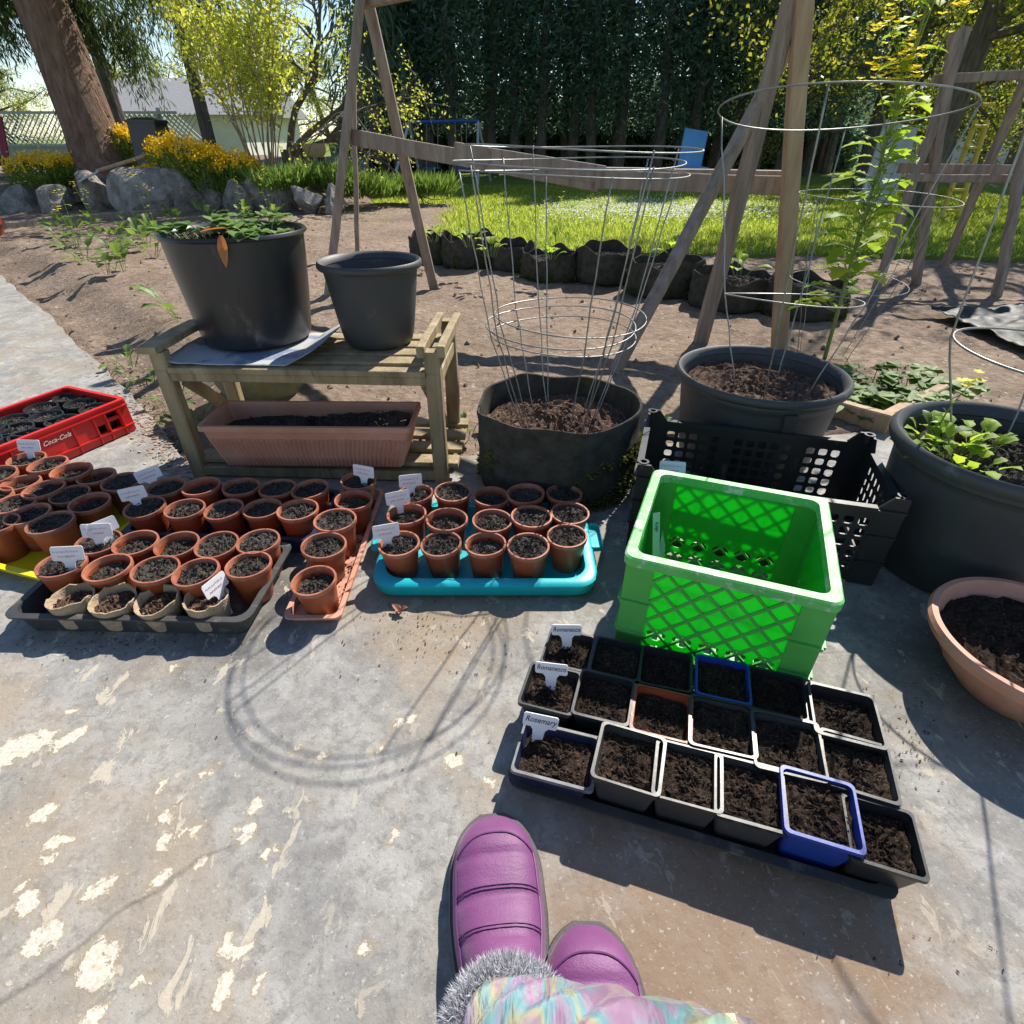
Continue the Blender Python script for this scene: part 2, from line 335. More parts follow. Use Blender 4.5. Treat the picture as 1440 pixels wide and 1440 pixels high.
# where the pale coat of paint survives on the concrete: pixel, half sizes, turn
patches = [(28, 1052, 50, 22, -.5), (100, 1000, 13, 7, 0), (95, 1040, 16, 24, .6), (60, 1145, 26, 14, -.8), (85, 1185, 22, 9, -.2), (70, 1185, 10, 7, 0), (140, 1250, 34, 15, -.7), (60, 1320, 30, 26, -.9), (135, 1360, 34, 50, -.4),
           (35, 1275, 12, 25, -.5), (225, 1105, 12, 14, 0), (235, 1150, 20, 14, .3), (295, 1085, 9, 14, 0), (340, 1170, 24, 16, .4), (355, 1135, 10, 12, 0), (285, 1210, 14, 11, -.6), (223, 1235, 8, 14, .1), (230, 1190, 9, 18, -.4),
           (312, 1395, 17, 38, -.2), (320, 1330, 8, 30, -.3), (348, 1335, 8, 10, 0), (362, 1385, 10, 9, 0), (130, 1430, 22, 9, 0), (452, 1065, 8, 9, 0), (535, 1050, 9, 10, 0), (640, 1070, 16, 14, .5), (560, 1017, 9, 6, 0), (550, 1175, 9, 12, 0),
           (515, 1330, 7, 9, 0), (245, 940, 11, 7, 0), (690, 1100, 14, 10, 0), (60, 1215, 10, 8, 0), (380, 1200, 6, 7, 0), (270, 1170, 7, 6, 0), (420, 1050, 12, 5, -.3), (575, 1010, 8, 6, 0), (30, 1250, 14, 9, .4), (205, 1380, 6, 8, 0)]
def make_patio():
    yc = 1.25; vs = []; fs = []; up = [(x, y) for x, y in patio_pts if y > yc]
    poly = [(-16, yc), (6, yc)] + up[0:]; n0 = len(poly); vs += [(x, y, 0) for x, y in poly]; fs.append(tuple(range(n0)))
    vs += [(x, y, -.07) for x, y in poly]; fs += [(k, n0 + k, n0 + (k + 1) % n0, (k + 1) % n0) for k in range(n0)]
    gx0, gx1, gy0, gy1 = -1.7, 1.7, -.3, yc
    for (a, b, c_, d) in ((-16, -2.5, gx0, yc), (gx1, -2.5, 6, yc), (gx0, -2.5, gx1, gy0)):
        o = len(vs); vs += [(a, b, 0), (c_, b, 0), (c_, d, 0), (a, d, 0)]; fs.append((o, o + 1, o + 2, o + 3))
    NX, NY = 230, 105; o = len(vs); wear = [0.0] * o
    el = []
    for (px, py, pa, pb_, an) in patches:
        c = G(px, py); el.append((c.x, c.y, 1.0 * (G(px + pa, py) - c).length, 1.0 * (G(px, py + pb_) - c).length, an))
    for j in range(NY + 1):
        for i in range(NX + 1):
            x = gx0 + (gx1 - gx0) * i / NX; y = gy0 + (gy1 - gy0) * j / NY; w = 0
            for cx, cy, ex, ey, an in el:
                dx, dy = x - cx, y - cy
                if abs(dx) > .2 or abs(dy) > .2: continue
                u = (dx * math.cos(an) - dy * math.sin(an)) / max(ex, .013); v = (dx * math.sin(an) + dy * math.cos(an)) / max(ey, .013); w = max(w, 1 - .8 * (u * u + v * v))
            vs.append((x, y, 0)); wear.append(max(0, w))
    for j in range(NY):
        for i in range(NX): a = o + j * (NX + 1) + i; fs.append((a, a + 1, a + NX + 2, a + NX + 1))
    ob = struct(MB().add(vs, fs).build('patio', 'concrete')); at = ob.data.attributes.new('wear', 'FLOAT', 'POINT'); at.data.foreach_set('value', wear); return ob
patio = make_patio()
def inside(x, y, poly):
    c = False; n = len(poly); j = n - 1
    for i in range(n):
        xi, yi = poly[i][0], poly[i][1]; xj, yj = poly[j][0], poly[j][1]
        if (yi > y) != (yj > y) and x < (xj - xi) * (y - yi) / (yj - yi) + xi: c = not c
        j = i
    return c
def dseg(x, y, a, b):
    dx, dy = b.x - a.x, b.y - a.y; t = max(0, min(1, ((x - a.x) * dx + (y - a.y) * dy) / (dx * dx + dy * dy)))
    return math.hypot(x - a.x - t * dx, y - a.y - t * dy)
def sm(x, a, b): t = max(0, min(1, (x - a) / (b - a))); return t * t * (3 - 2 * t)
PATH_EDGE = EDGE[:7]
def soil_h(x, y):
    z = -.012 + .02 * fbm(x, y, 2.2, 4, 1) + .012 * fbm(x, y, 9, 3, 2) + .008 * fbm(x, y, 30, 2, 3)
    d = min(dseg(x, y, a, b) for a, b in zip(PATH_EDGE, PATH_EDGE[1:]))
    left = sm(-x, .5, 1.1)
    z += left * (.075 * sm(d, .16, .42) - .02 * sm(.2 - d, 0, .1))
    return z
nx, ny = 250, 190; X0, X1, Y0, Y1 = -7.2, 6.0, 1.25, 9.3
mb = MB(); vs = []; fs = []
for j in range(ny + 1):
    t = j / ny; y = Y0 + (Y1 - Y0) * (t ** 1.5)
    for i in range(nx + 1):
        x = X0 + (X1 - X0) * i / nx
        vs.append((x, y, -.062 if inside(x, y, patio_pts) else soil_h(x, y)))
for j in range(ny):
    for i in range(nx): a = j * (nx + 1) + i; fs.append((a, a + 1, a + nx + 2, a + nx + 1))
mb.add(vs, fs); soil = mb.build('soil_bed', 'soil', smooth='all'); struct(soil)
# clods and leaf litter on the soil
clods = MB(); rnd = random.Random(3)
for _ in range(2600):
    x = rnd.uniform(-4.5, 3.6); y = 1.5 + 5.5 * rnd.random() ** 1.6
    if inside(x, y, patio_pts): continue
    r = .003 + .012 * rnd.random() ** 4; z = soil_h(x, y) + r * .3; q = [Vector((rnd.gauss(0, 1), rnd.gauss(0, 1), rnd.gauss(0, .7))).normalized() * r * rnd.uniform(.7, 1.2) for _ in range(6)]
    p = Vector((x, y, z)); t = [p + Vector((r, 0, 0)) + q[0] * .3, p + Vector((-r, 0, 0)) + q[1] * .3, p + Vector((0, r, 0)) + q[2] * .3, p + Vector((0, -r, 0)) + q[3] * .3, p + Vector((0, 0, r)) + q[4] * .3, p - Vector((0, 0, r))]
    clods.add(t, [(0, 2, 4), (2, 1, 4), (1, 3, 4), (3, 0, 4), (2, 0, 5), (1, 2, 5), (3, 1, 5), (0, 3, 5)])
o = clods.build('soil_clods', 'soil', stuff=True); tag(o, 'small clods of earth scattered over the brown soil bed', 'clods')
M['litter'] = leafm('dry_litter', [(.30, .22, .14), (.42, .33, .24), (.20, .12, .07), (.5, .42, .34)], .15, .8)
# lawn
LAWN = [G(476, 284), G(500, 322), G(580, 337), G(700, 352), G(1000, 360), G(1200, 360), G(1440, 366), G(1800, 372)]
lawn_pts = [(p.x, p.y) for p in LAWN] + [(30, 8), (60, 60), (-12, 60), (-3.6, 12)]
flat('lawn', lawn_pts, .012, 'lawn', .05)
M['grass'] = leafm('grass_blades', [(.15, .24, .02), (.25, .36, .035), (.38, .47, .06), (.46, .48, .11)], .6, .6)
N = 170000
yy = 4.2 + 9 * rng.random(N) ** 1.7; xx = rng.uniform(-3.4, 8.5, N); keep = np.array([inside(a, b, lawn_pts) for a, b in zip(xx, yy)]); xx, yy = xx[keep], yy[keep]; n = len(xx)
tuft = np.array([mnoise.noise(Vector((a * 3, b * 3, 0))) for a, b in zip(xx, yy)])
h = (.022 + .03 * rng.random(n) + .02 * tuft) * (1 + .05 * (yy - 4)); ang = rng.uniform(0, 2 * PI, n); w = .004 + .0012 * (yy - 4)
base = np.stack([xx, yy, np.full(n, .010)], 1); dx = np.stack([np.cos(ang) * w, np.sin(ang) * w, np.zeros(n)], 1)
top = base + np.stack([rng.normal(0, .45, n) * h, rng.normal(0, .45, n) * h, h], 1)
o = quads('grass', np.stack([base - dx, base + dx, top], 1), 'grass', None, True, 3); tag(o, 'short sunlit green grass of the back lawn', 'grass')
# daisies: countless white dots
M['daisy'] = pm('daisy_white', (.78, .78, .76), (.85, .85, .83), 10, .7, 0)
P = []
for _ in range(2600):
    px = random.choice([random.gauss(900, 70), random.uniform(760, 1150)]); py = random.gauss(291, 9); 
    if py < 268 or py > 330: continue
    c = G(px, py, .05); r = random.uniform(.008, .014)
    P.append([(c.x + r * math.cos(a), c.y + r * math.sin(a) * .9, c.z + .006 * math.sin(a + 1)) for a in (0, PI / 2, PI, 1.5 * PI)])
o = quads('daisies', np.array(P), 'daisy', None, True); tag(o, 'drift of tiny white daisies in the lawn', 'daisies')
# ------------------------------------------------------------------ raised flower bed with stone edge
rock_line = [(-60, 318), (40, 314), (120, 308), (200, 304), (280, 300), (360, 299), (440, 302), (520, 292)]
RL = [G(*p) for p in rock_line]
vs = []; fs = []; nj = 14
pts = []
for a, b in zip(RL, RL[1:]):
    for k in range(6): pts.append(a.lerp(b, k / 6))
pts.append(RL[-1])
for p in pts:
    for j in range(nj):
        t = j / (nj - 1); y = p.y + .15 + t * 9; x = p.x * (1 + t * .9)
        vs.append((x, y, (.34 * sm(t, 0, .03) + .12 * t if j else -.05) + .05 * fbm(x, y, 1.2, 3, 5)))
for i in range(len(pts) - 1):
    for j in range(nj - 1): a = i * nj + j; fs.append((a, a + nj, a + nj + 1, a + 1))
struct(MB().add(vs, fs).build('flower_bed', 'soil', smooth='all'))
def rock_mesh(name, seed, sub=3):
    bm = bmesh.new(); bmesh.ops.create_icosphere(bm, subdivisions=sub, radius=1)
    r = random.Random(seed); planes = [(Vector((r.gauss(0, 1), r.gauss(0, 1), r.gauss(0, 1))).normalized(), r.uniform(.42, .8)) for _ in range(13)]
    for v in bm.verts:
        p = v.co.copy()
        for nrm, d in planes:
            e = p.dot(nrm) - d
            if e > 0: p -= nrm * e * .92
        p *= 1 + .10 * mnoise.noise(p * 3 + Vector((seed, 0, 0))) + .05 * mnoise.noise(p * 9); v.co = p
    me = bpy.data.meshes.new(name); bm.to_mesh(me); bm.free(); return me
rocks = [rock_mesh('stone', s) for s in range(5)]
for me in rocks: me.materials.append(M['stone'])
wall = thing('rockery_wall', 'low dry rockery wall of rough grey stones below the flowers', 'stone wall', RL[3])
stones = [(30, 300, 70, 48), (85, 292, 60, 40), (135, 285, 66, 52), (200, 280, 92, 66), (262, 276, 62, 62), (300, 278, 60, 56), (338, 284, 40, 40), (368, 282, 52, 46), (402, 280, 50, 44), (435, 283, 46, 40), (150, 262, 70, 26), (95, 262, 50, 24), (-20, 300, 60, 50), (232, 300, 40, 20), (165, 303, 50, 22), (470, 285, 40, 34), (320, 262, 40, 26), (385, 262, 40, 22)]
for k, (px, py, w, h) in enumerate(stones):
    yb = 8.0 + .5 * (k % 3) * .4 + (0.5 if h < 30 else 0); c = AT(px, py, yb); s = (AT(px + w / 2, py, yb) - c).length; sh = (AT(px, py - h / 2, yb) - c).length
    o = bpy.data.objects.new('stone', rocks[k % 5]); C.objects.link(o); o.parent = wall; o.location = c - wall.location; o.scale = (s * 1.22, s * .9, sh * 1.6); o.rotation_euler = (random.uniform(-.2, .2), random.uniform(-.25, .25), random.uniform(0, 6) if k % 2 else k)
# timber edging in front of it
ed = thing('timber_edging', 'grey weathered timber edging curving along the soil below the rockery', 'edging', G(200, 318))
epx = [(-40, 338), (60, 326), (150, 318), (240, 309), (340, 298)]
for a, b in zip(epx, epx[1:]):
    A, B = G(*a), G(*b); A.z = B.z = .07; MB().beam(A, B, .09, .13, 3, .006).build('timber', 'wood_grey', ed, True)
# ------------------------------------------------------------------ trees
M['bark_tree'] = pm('conifer_bark', (.12, .065, .045), (.30, .185, .13), 4, .95, 1, stretch=(5, 5, .8), bscale=9, bdist=.06)
M['bark_grey'] = pm('grey_bark', (.06, .05, .042), (.17, .145, .12), 6, .95, .8, stretch=(5, 5, 1), bscale=14, bdist=.03)
M['needle'] = leafm('conifer_needles', [(.04, .075, .018), (.07, .12, .028), (.12, .17, .04), (.06, .10, .03)], .45, .6)
M['cedar'] = leafm('cedar_sprays', [(.06, .12, .085), (.10, .18, .12), (.17, .25, .14), (.11, .20, .16)], .55, .55)
M['weeping'] = leafm('blue_green_sprays', [(.025, .05, .035), (.05, .085, .055), (.075, .11, .07)], .35, .6)
M['spring_leaf'] = leafm('spring_leaves', [(.34, .42, .03), (.46, .54, .06), (.58, .60, .10), (.26, .34, .03)], .55, .5)
M['tree_leaf'] = leafm('tree_leaves', [(.12, .17, .015), (.22, .27, .025), (.38, .38, .04), (.07, .11, .015)], .55, .5)
def limb(mb, p, d, L, r, seg=6, droop=.0, jit=.12, n=7, r1=.25):
    pts = [Vector(p)]; d = Vector(d).normalized(); rr = [r]
    for k in range(seg):
        d = (d + Vector((random.gauss(0, jit), random.gauss(0, jit), random.gauss(0, jit) - droop))).normalized(); pts.append(pts[-1] + d * (L / seg)); rr.append(r * (1 - (1 - r1) * (k + 1) / seg))
    mb.tube(pts, rr, n); return pts
# big conifer on the left, on the raised bed
base = AT(150, 243, 9.0); top = AT(56, 0, 9.2)
tr = thing('conifer_tree', 'massive leaning conifer with a thick brown trunk and drooping dark branches', 'tree', base)
axis = (top - base).normalized(); trunk = MB(); n = 22
ring = []
for k, (s, r) in enumerate([(-.3, .62), (0, .45), (.18, .37), (.5, .32), (1.2, .295), (2.4, .275), (4.5, .24), (8, .2), (11, .05)]):
    c = base + axis * s
    for i in range(n):
        a = 2 * PI * i / n; q = 1 + (.10 if s > .3 else .28) * mnoise.noise(Vector((math.cos(a) * 2.2, math.sin(a) * 2.2, s * .4))) ; ring.append((c.x + r * q * math.cos(a), c.y + r * q * math.sin(a), c.z + (.0 if s > 0 else 0)))
trunk.add(ring, [(k * n + i, k * n + (i + 1) % n, (k + 1) * n + (i + 1) % n, (k + 1) * n + i) for k in range(8) for i in range(n)])
trunk.build('trunk', 'bark_tree', tr, True, smooth='all')
br = MB(); cen = []; dirs = []
for k in range(46):
    s = 2.0 + 6 * random.random() ** 1.3; az = random.uniform(-.6, PI + .6) if s < 2.7 else random.uniform(0, 2 * PI)
    L = random.uniform(1.6, 3.6) * (1 - s / 14); p0 = base + axis * s
    pts = limb(br, p0, (math.cos(az), math.sin(az) * .8, -.05), L, .05, 7, .10, .1, 5)
    for a, b in zip(pts[1:], pts[2:]):
        for _ in range(20):
            c = a.lerp(b, random.random()); hl = random.uniform(.25, .95); hd = Vector((random.gauss(0, .18), random.gauss(0, .18), -1))
            for q in range(15):
                t = random.random(); cen.append(c + hd * hl * t + Vector((random.gauss(0, .04), random.gauss(0, .04), 0))); dirs.append(hd + Vector((random.gauss(0, .45), random.gauss(0, .45), 0)))
br.build('branches', 'bark_grey', tr, True)
quads('crown', sprays(np.array(cen) - np.array(base), np.array(dirs), rng.uniform(.07, .17, len(cen)), .0085), 'needle', tr)
# slimmer conifers behind
def weeping(px, pyb, Y, H, R, label, n=7000, mat='weeping', z0=.3):
    b = AT(px, pyb, Y); t = thing('conifer_tree', label, 'tree', b); m = MB(); m.tube([(0, 0, -.4), (.03, 0, H * .5), (0, 0, H)], [.13, .09, .02], 8); m.build('trunk', 'bark_grey', t)
    z = z0 * H + (1 - z0) * H * rng.random(n); a = rng.uniform(0, 2 * PI, n); r = R * (1 - z / H * .75) * np.sqrt(rng.random(n)) * (1 + .3 * np.sin(3 * a + z * 2))
    c = np.stack([r * np.cos(a), r * np.sin(a), z], 1); d = np.stack([np.cos(a) * .35, np.sin(a) * .35, -np.ones(n)], 1) + rng.normal(0, .25, (n, 3))
    quads('crown', sprays(c, d, rng.uniform(.15, .4, n), .022), mat, t)
weeping(292, 190, 13, 7, 1.0, 'weeping blue green conifer hanging behind the leafy shrub', 8000)
weeping(178, 205, 12.5, 7, 1.5, 'conifer with a slim bare lower trunk beside the massive leaning one', 4000, 'needle', .45)
weeping(-60, 210, 14, 7, 2.2, 'dark spreading conifer at the far side of the massive trunk', 6000, 'needle', .3)
weeping(528, 190, 16, 8, 1.0, 'dark conifer behind the weathered frame at the end of the hedge', 4000, 'cedar', .1)
# cedar hedge: three crowns, many trees
def cedar_proto(seed, n=7600):
    t = thing('cedar_tree', 'x', 'tree', (0, 0, 0), 0, 'hedge trees'); m = MB(); lr = random.Random(seed)
    m.tube([(0, 0, -.3), (lr.uniform(-.08, .08), 0, 1.2), (lr.uniform(-.1, .1), .05, 3), (0, 0, 8)], [.16, .12, .10, .03], 8)
    for k in range(14): 
        z = lr.uniform(.9, 3); a = lr.uniform(0, 6.28); m.tube([(0, 0, z), (.3 * math.cos(a), .3 * math.sin(a), z + .05), (.6 * math.cos(a), .6 * math.sin(a), z - .1)], [.02, .014, .006], 4)
    m.build('trunk', 'bark_grey', t)
    z = 1.0 + 7.2 * rng.random(n) ** .92; kp = rng.random(n) < np.clip((z - .8) / 2.0, .28, .9); z = z[kp]; k = len(z)
    a = rng.uniform(0, 2 * PI, k); r = .78 * (1 - np.clip((z - 3) / 8, 0, 1)) * np.sqrt(rng.random(k)) * (1 + .25 * np.sin(a * 2 + z * 3))
    c = np.stack([r * np.cos(a), r * np.sin(a), z], 1); d = np.stack([np.cos(a) * .6, np.sin(a) * .6, -.25 * np.ones(k)], 1) + rng.normal(0, .5, (k, 3))
    quads('crown', sprays(c, d, rng.uniform(.10, .28, k), .026), 'cedar', t); return t
protos = [cedar_proto(s) for s in range(3)]
spots = []
for row, (Y, n0, x0, x1) in enumerate(((17.2, 17, 548, 1120), (19.0, 15, 530, 1140), (18.4, 7, 1150, 1420))):
    for k in range(n0): spots.append((x0 + (x1 - x0) * (k + random.uniform(-.45, .45)) / (n0 - 1), Y + random.uniform(-.35, .35), row))
CL = ['tall dark cedar in the front row of the hedge behind the lawn', 'tall dark cedar in the back row of the hedge, behind other trunks', 'tall dark cedar behind the leafy tree and the yellow ladder']
used = [0, 0, 0]
for k, (px, Y, row) in enumerate(spots):
    p = AT(px, 250, Y); p.z = 0; i = k % 3
    if not used[i]: o = protos[i]; o.location = p; o.rotation_euler.z = random.uniform(0, 6); o['label'] = CL[row]; used[i] = 1
    else: o = dup(protos[i], p, random.uniform(0, 6), CL[row], None, (0, 0), (1, 1, random.uniform(.85, 1.1)))
    o['group'] = ['front row of the hedge', 'back row of the hedge', 'cedars behind the leafy tree'][row]
# dense evergreen undergrowth behind the trunks
ub = thing('evergreen_shrub', 'dense dark evergreen shrub filling the gaps behind the hedge trunks', 'shrub', (0, 0, 0), 0, 'undergrowth behind the hedge')
nn = 5200; a_ = rng.uniform(0, 2 * PI, nn); zz = 1.9 * rng.random(nn); rr_ = 1.0 * np.sqrt(rng.random(nn)) * np.sqrt(np.clip(1.05 - (zz / 2.0) ** 2, .05, 1)); cc_ = np.stack([rr_ * np.cos(a_), rr_ * np.sin(a_) * .7, zz], 1)
quads('foliage', sprays(cc_, np.stack([np.cos(a_), np.sin(a_), .4 * np.ones(nn)], 1) + rng.normal(0, .6, (nn, 3)), rng.uniform(.12, .26, nn), .04), 'cedar', ub, True)
mb = MB()
for k in range(5): mb.tube([(0, 0, -.1), (.5 * math.cos(k * 1.3), .3 * math.sin(k * 1.3), 1.3)], [.04, .015], 6)
mb.build('stems', 'bark_grey', ub, stuff=True)
for k in range(13):
    p = AT(535 + 50 * k + random.uniform(-12, 12), 245, 20.6 + random.uniform(-.4, .4)); p.z = 0
    if k == 0: ub.location = p
    else: dup(ub, p, random.uniform(0, 6), None, None, (0, 0), (1.15, 1, random.uniform(.85, 1.25)))
# leafy shrub and bare tree by the rockery
sb = AT(372, 238, 8.7); sh = thing('flowering_shrub', 'tall airy shrub with yellow green spring leaves on many upright stems', 'shrub', sb)
m = MB(); cen = []
for k in range(22):
    a = random.uniform(0, 6.28); d = Vector((math.cos(a) * .25, math.sin(a) * .25, 1)); p0 = sb + Vector((math.cos(a) * .12, math.sin(a) * .12, -.1)); L = random.uniform(1.5, 3.0)
    pts = limb(m, p0, d, L, .010, 8, .0, .09, 5)
    for p, q in zip(pts[3:], pts[4:]):
        for _ in range(5):
            e = p.lerp(q, random.random()); pts2 = limb(m, e, Vector((random.gauss(0, 1), random.gauss(0, 1), .7)), random.uniform(.15, .5), .005, 3, 0, .2, 3)
            for w in pts2[1:]:
                for _ in range(5): cen.append(w + Vector((random.gauss(0, .06), random.gauss(0, .06), random.gauss(0, .06))))
m.build('stems', 'wood_grey', sh, True); cen = np.array(cen); quads('leaves', sprays(cen - np.array(sb), rng.normal(size=cen.shape) + [0, 0, .3], rng.uniform(.04, .08, len(cen)), .017), 'spring_leaf', sh)
bt = AT(405, 225, 9.6); bare = thing('bare_tree', 'small grey tree with bare twisting branches beside the weathered frame', 'tree', bt); m = MB(); cen = []
def fork(p, d, L, r, depth):
    pts = limb(m, p, d, L, r, 5, 0, .16, 5, .6)
    if depth > 0:
        for _ in range(3): fork(random.choice(pts[2:]), (pts[-1] - pts[0]).normalized() + Vector((random.gauss(0, .7), random.gauss(0, .7), random.gauss(0, .4))), L * random.uniform(.5, .75), r * .55, depth - 1)
    elif random.random() < .7:
        for w in pts[2:]: cen.append(w)
fork(bt - Vector((0, 0, .1)), (.25, 0, 1), 1.3, .06, 4); fork(bt, (.9, 0, .8), 1.5, .05, 4); fork(bt, (1, .1, .45), 1.7, .04, 3)
m.build('branches', 'bark_grey', bare, True); cen = np.array(cen); cen = np.repeat(cen, 3, 0) + rng.normal(0, .05, (len(cen) * 3, 3))
quads('buds', sprays(cen - np.array(bt), rng.normal(size=cen.shape), rng.uniform(.03, .06, len(cen)), .013), 'spring_leaf', bare)
# leafy trees on the right
def leafy(px, Y, H, R, zc, nl, label, lean=(0, 0), tr_r=.14, sz=(.035, .075), seed=0):
    random.seed(100 + seed); b = AT(px, 250, Y); b.z = 0; t = thing('leafy_tree', label, 'tree', b); m = MB(); cc = []
    tp = limb(m, (0, 0, -.2), (lean[0], lean[1], 1), H * .62, tr_r, 7, 0, .06, 9, .5)
    for k in range(20):
        p = tp[random.randint(2, 7)]; a = random.uniform(0, 6.28); d = Vector((math.cos(a), math.sin(a), random.uniform(-.05, .6)))
        pts = limb(m, p, d, R * random.uniform(.7, 1.25), tr_r * .32, 7, .03, .17, 5)
        for q in pts[2:]:
            for _ in range(3):
                e = limb(m, q, Vector((random.gauss(0, 1), random.gauss(0, 1), random.gauss(-.1, .5))), random.uniform(.3, .8), .008, 4, .04, .25, 3); cc += e[1:]
    m.build('trunk', 'bark_grey', t); cc = np.array(cc); idx = rng.integers(0, len(cc), nl); c = cc[idx] + rng.normal(0, .11, (nl, 3))
    quads('crown', sprays(c, rng.normal(size=(nl, 3)) + [0, 0, -.4], rng.uniform(*sz, nl), rng.uniform(.012, .022, nl)), 'tree_leaf', t)
leafy(1300, 8.0, 7.4, 2.6, 3, 26000, 'leafy tree with sunlit yellow green leaves over the weathered bean frame', (.05, 0), .15, seed=1)
leafy(1215, 11.5, 5.6, 2.3, 3, 18000, 'leafy tree with dark trunk behind the tall bolting kale', (-.05, 0), .17, seed=2)
leafy(1480, 10.5, 5.5, 2.6, 3, 14000, 'leafy tree rising beside the yellow ladder', (-.05, 0), .16, seed=3)
leafy(1090, 14.5, 6.5, 2.0, 3, 9000, 'leafy tree glowing yellow green against the cedar hedge', (0, 0), .13, seed=4)
for k, (px, Y, H, lab) in enumerate([(40, 32, 6, 'hazy distant tree beyond the fence, next to the massive trunk'), (225, 34, 5.5, 'round distant tree above the lattice fence'), (330, 38, 6.5, 'distant tree rising behind the low grey roof'), (475, 34, 6, 'distant tree seen through the weathered A frame'), (-80, 30, 7, 'distant tree far beyond the red chair')]):
    leafy(px, Y, H, 2.4, 3, 7000, lab, (0, 0), .16, (.12, .28), 30 + k)
random.seed(21)
# ------------------------------------------------------------------ fence, houses
fc = thing('lattice_fence', 'pale green garden fence with a diagonal lattice top beyond the big trunk', 'fence', AT(120, 225, 15))
fx0, fx1 = AT(-140, 200, 15).x, AT(262, 200, 15).x; M['fence'] = pm('pale_green_paint', (.24, .30, .27), (.34, .40, .36), 6, .8, .2, stretch=(8, 8, 1))
zb, zm, zt = .0, .72, 1.32; k = 0; x = fx0
while x < fx1: MB().box((x + .07, 15, (zb + zm) / 2), (.135, .025, zm - zb)).build('board', 'fence', fc, True); x += .14
lat = MB(); x = fx0 - .6
while x < fx1:
    for s, yy0 in ((1, 14.985), (-1, 15.012)):
        a, b = x, x + .6
        lat.beam((a, yy0, zm if s > 0 else zt), (b, yy0, zt if s > 0 else zm), .008, .035, up=(0, 1, 0))
    x += .11
lat.build('lattice', 'fence', fc, True, stuff=True)
for zz in (zm, zt): MB().box(((fx0 + fx1) / 2, 14.97, zz), (fx1 - fx0, .06, .05)).build('rail', 'fence', fc, True)
x = fx0
while x <= fx1 + .01: MB().box((x, 15.06, .7), (.1, .1, 1.42)).build('post', 'fence', fc, True); x += 2.0
M['render_wall'] = pm('pale_render', (.55, .52, .48), (.66, .62, .57), 3, .9, .1); M['roof'] = pm('grey_shingle', (.20, .20, .21), (.30, .30, .31), 12, .9, .4, stretch=(1, 1, 6))
M['glass'] = pm('window_glass', (.03, .04, .05), (.05, .06, .07), 2, .1, 0, spec=.8)
def house(c, w, d, h, rh, label):
    t = thing('house', label, 'house', c); MB().box((0, 0, h / 2 - .2), (w, d, h + .4)).build('wall', 'render_wall', t)
    r = MB(); r.add([(-w / 2 - .4, -d / 2 - .4, h), (w / 2 + .4, -d / 2 - .4, h), (w / 2 + .4, d / 2 + .4, h), (-w / 2 - .4, d / 2 + .4, h), (-w / 2 - .4, 0, h + rh), (w / 2 + .4, 0, h + rh)], [(0, 1, 5, 4), (2, 3, 4, 5), (0, 4, 3), (1, 2, 5), (3, 2, 1, 0)]); r.build('roof', 'roof', t)
    for k in range(int(w // 3)):
        x = -w / 2 + 1.5 + k * 3; wn_ = MB().box((x, -d / 2 - .02, h * .55), (1.3, .06, 1.0)).build('window', 'white', t); MB().box((x, -d / 2 - .06, h * .55), (1.15, .03, .85)).build('pane', 'glass', wn_)
house(AT(300, 200, 26) * Vector((1, 1, 0)), 5, 6, 1.5, 1.2, 'low pale house with a grey shingle roof beyond the lattice fence')
house(AT(1330, 200, 27) * Vector((1, 1, 0)), 9, 6, 2.2, 1.6, 'pale house half hidden behind the leafy trees')
# ================================================================== POTS AND TRAYS
def soil_disc(r, seed, rx=None, amp=.0035, nr=9, na=26, chips=46, square=None, mound=0, csz=1):
    """crumbly compost surface about z = 0, with bits lying on it"""
    mb = MB(); R = random.Random(seed); vs = [(0, 0, mound)]; fs = []
    for i in range(1, nr + 1):
        for k in range(na):
            a = 2 * PI * k / na + .1 * (i % 2); q = r * i / nr
            if square:
                ca, sa = math.cos(a), math.sin(a); m = max(abs(ca) / square[0], abs(sa) / square[1]); x, y = ca / m * i / nr, sa / m * i / nr
            else: x, y = q * math.cos(a), q * math.sin(a)
            z = R.uniform(-amp, amp) + amp * 1.6 * mnoise.noise(Vector((x * 60, y * 60, seed))) + mound * (1 - (i / nr) ** 2); vs.append((x, y, z))
    for k in range(na): fs.append((0, 1 + k, 1 + (k + 1) % na))
    for i in range(nr - 1):
        for k in range(na): a = 1 + i * na + k; b = 1 + i * na + (k + 1) % na; fs.append((a, b, b + na)); fs.append((a, b + na, a + na))
    mb.add(vs, fs)
    for _ in range(chips):
        if square: x, y = R.uniform(-.9, .9) * square[0], R.uniform(-.9, .9) * square[1]
        else:
            a = R.uniform(0, 6.28); q = r * .93 * math.sqrt(R.random()); x, y = q * math.cos(a), q * math.sin(a)
        L = R.uniform(.003, .009) * csz; a = R.uniform(0, 6.28); d = Vector((math.cos(a), math.sin(a), R.uniform(-.3, .5))) * L; e = Vector((-math.sin(a), math.cos(a), 0)) * L * .35; c = Vector((x, y, amp * .9)); u = Vector((0, 0, L * .4))
        mb.add([c - d, c + e, c + d, c - e, c + u], [(0, 1, 4), (1, 2, 4), (2, 3, 4), (3, 0, 4), (3, 2, 1, 0)])
    return mb
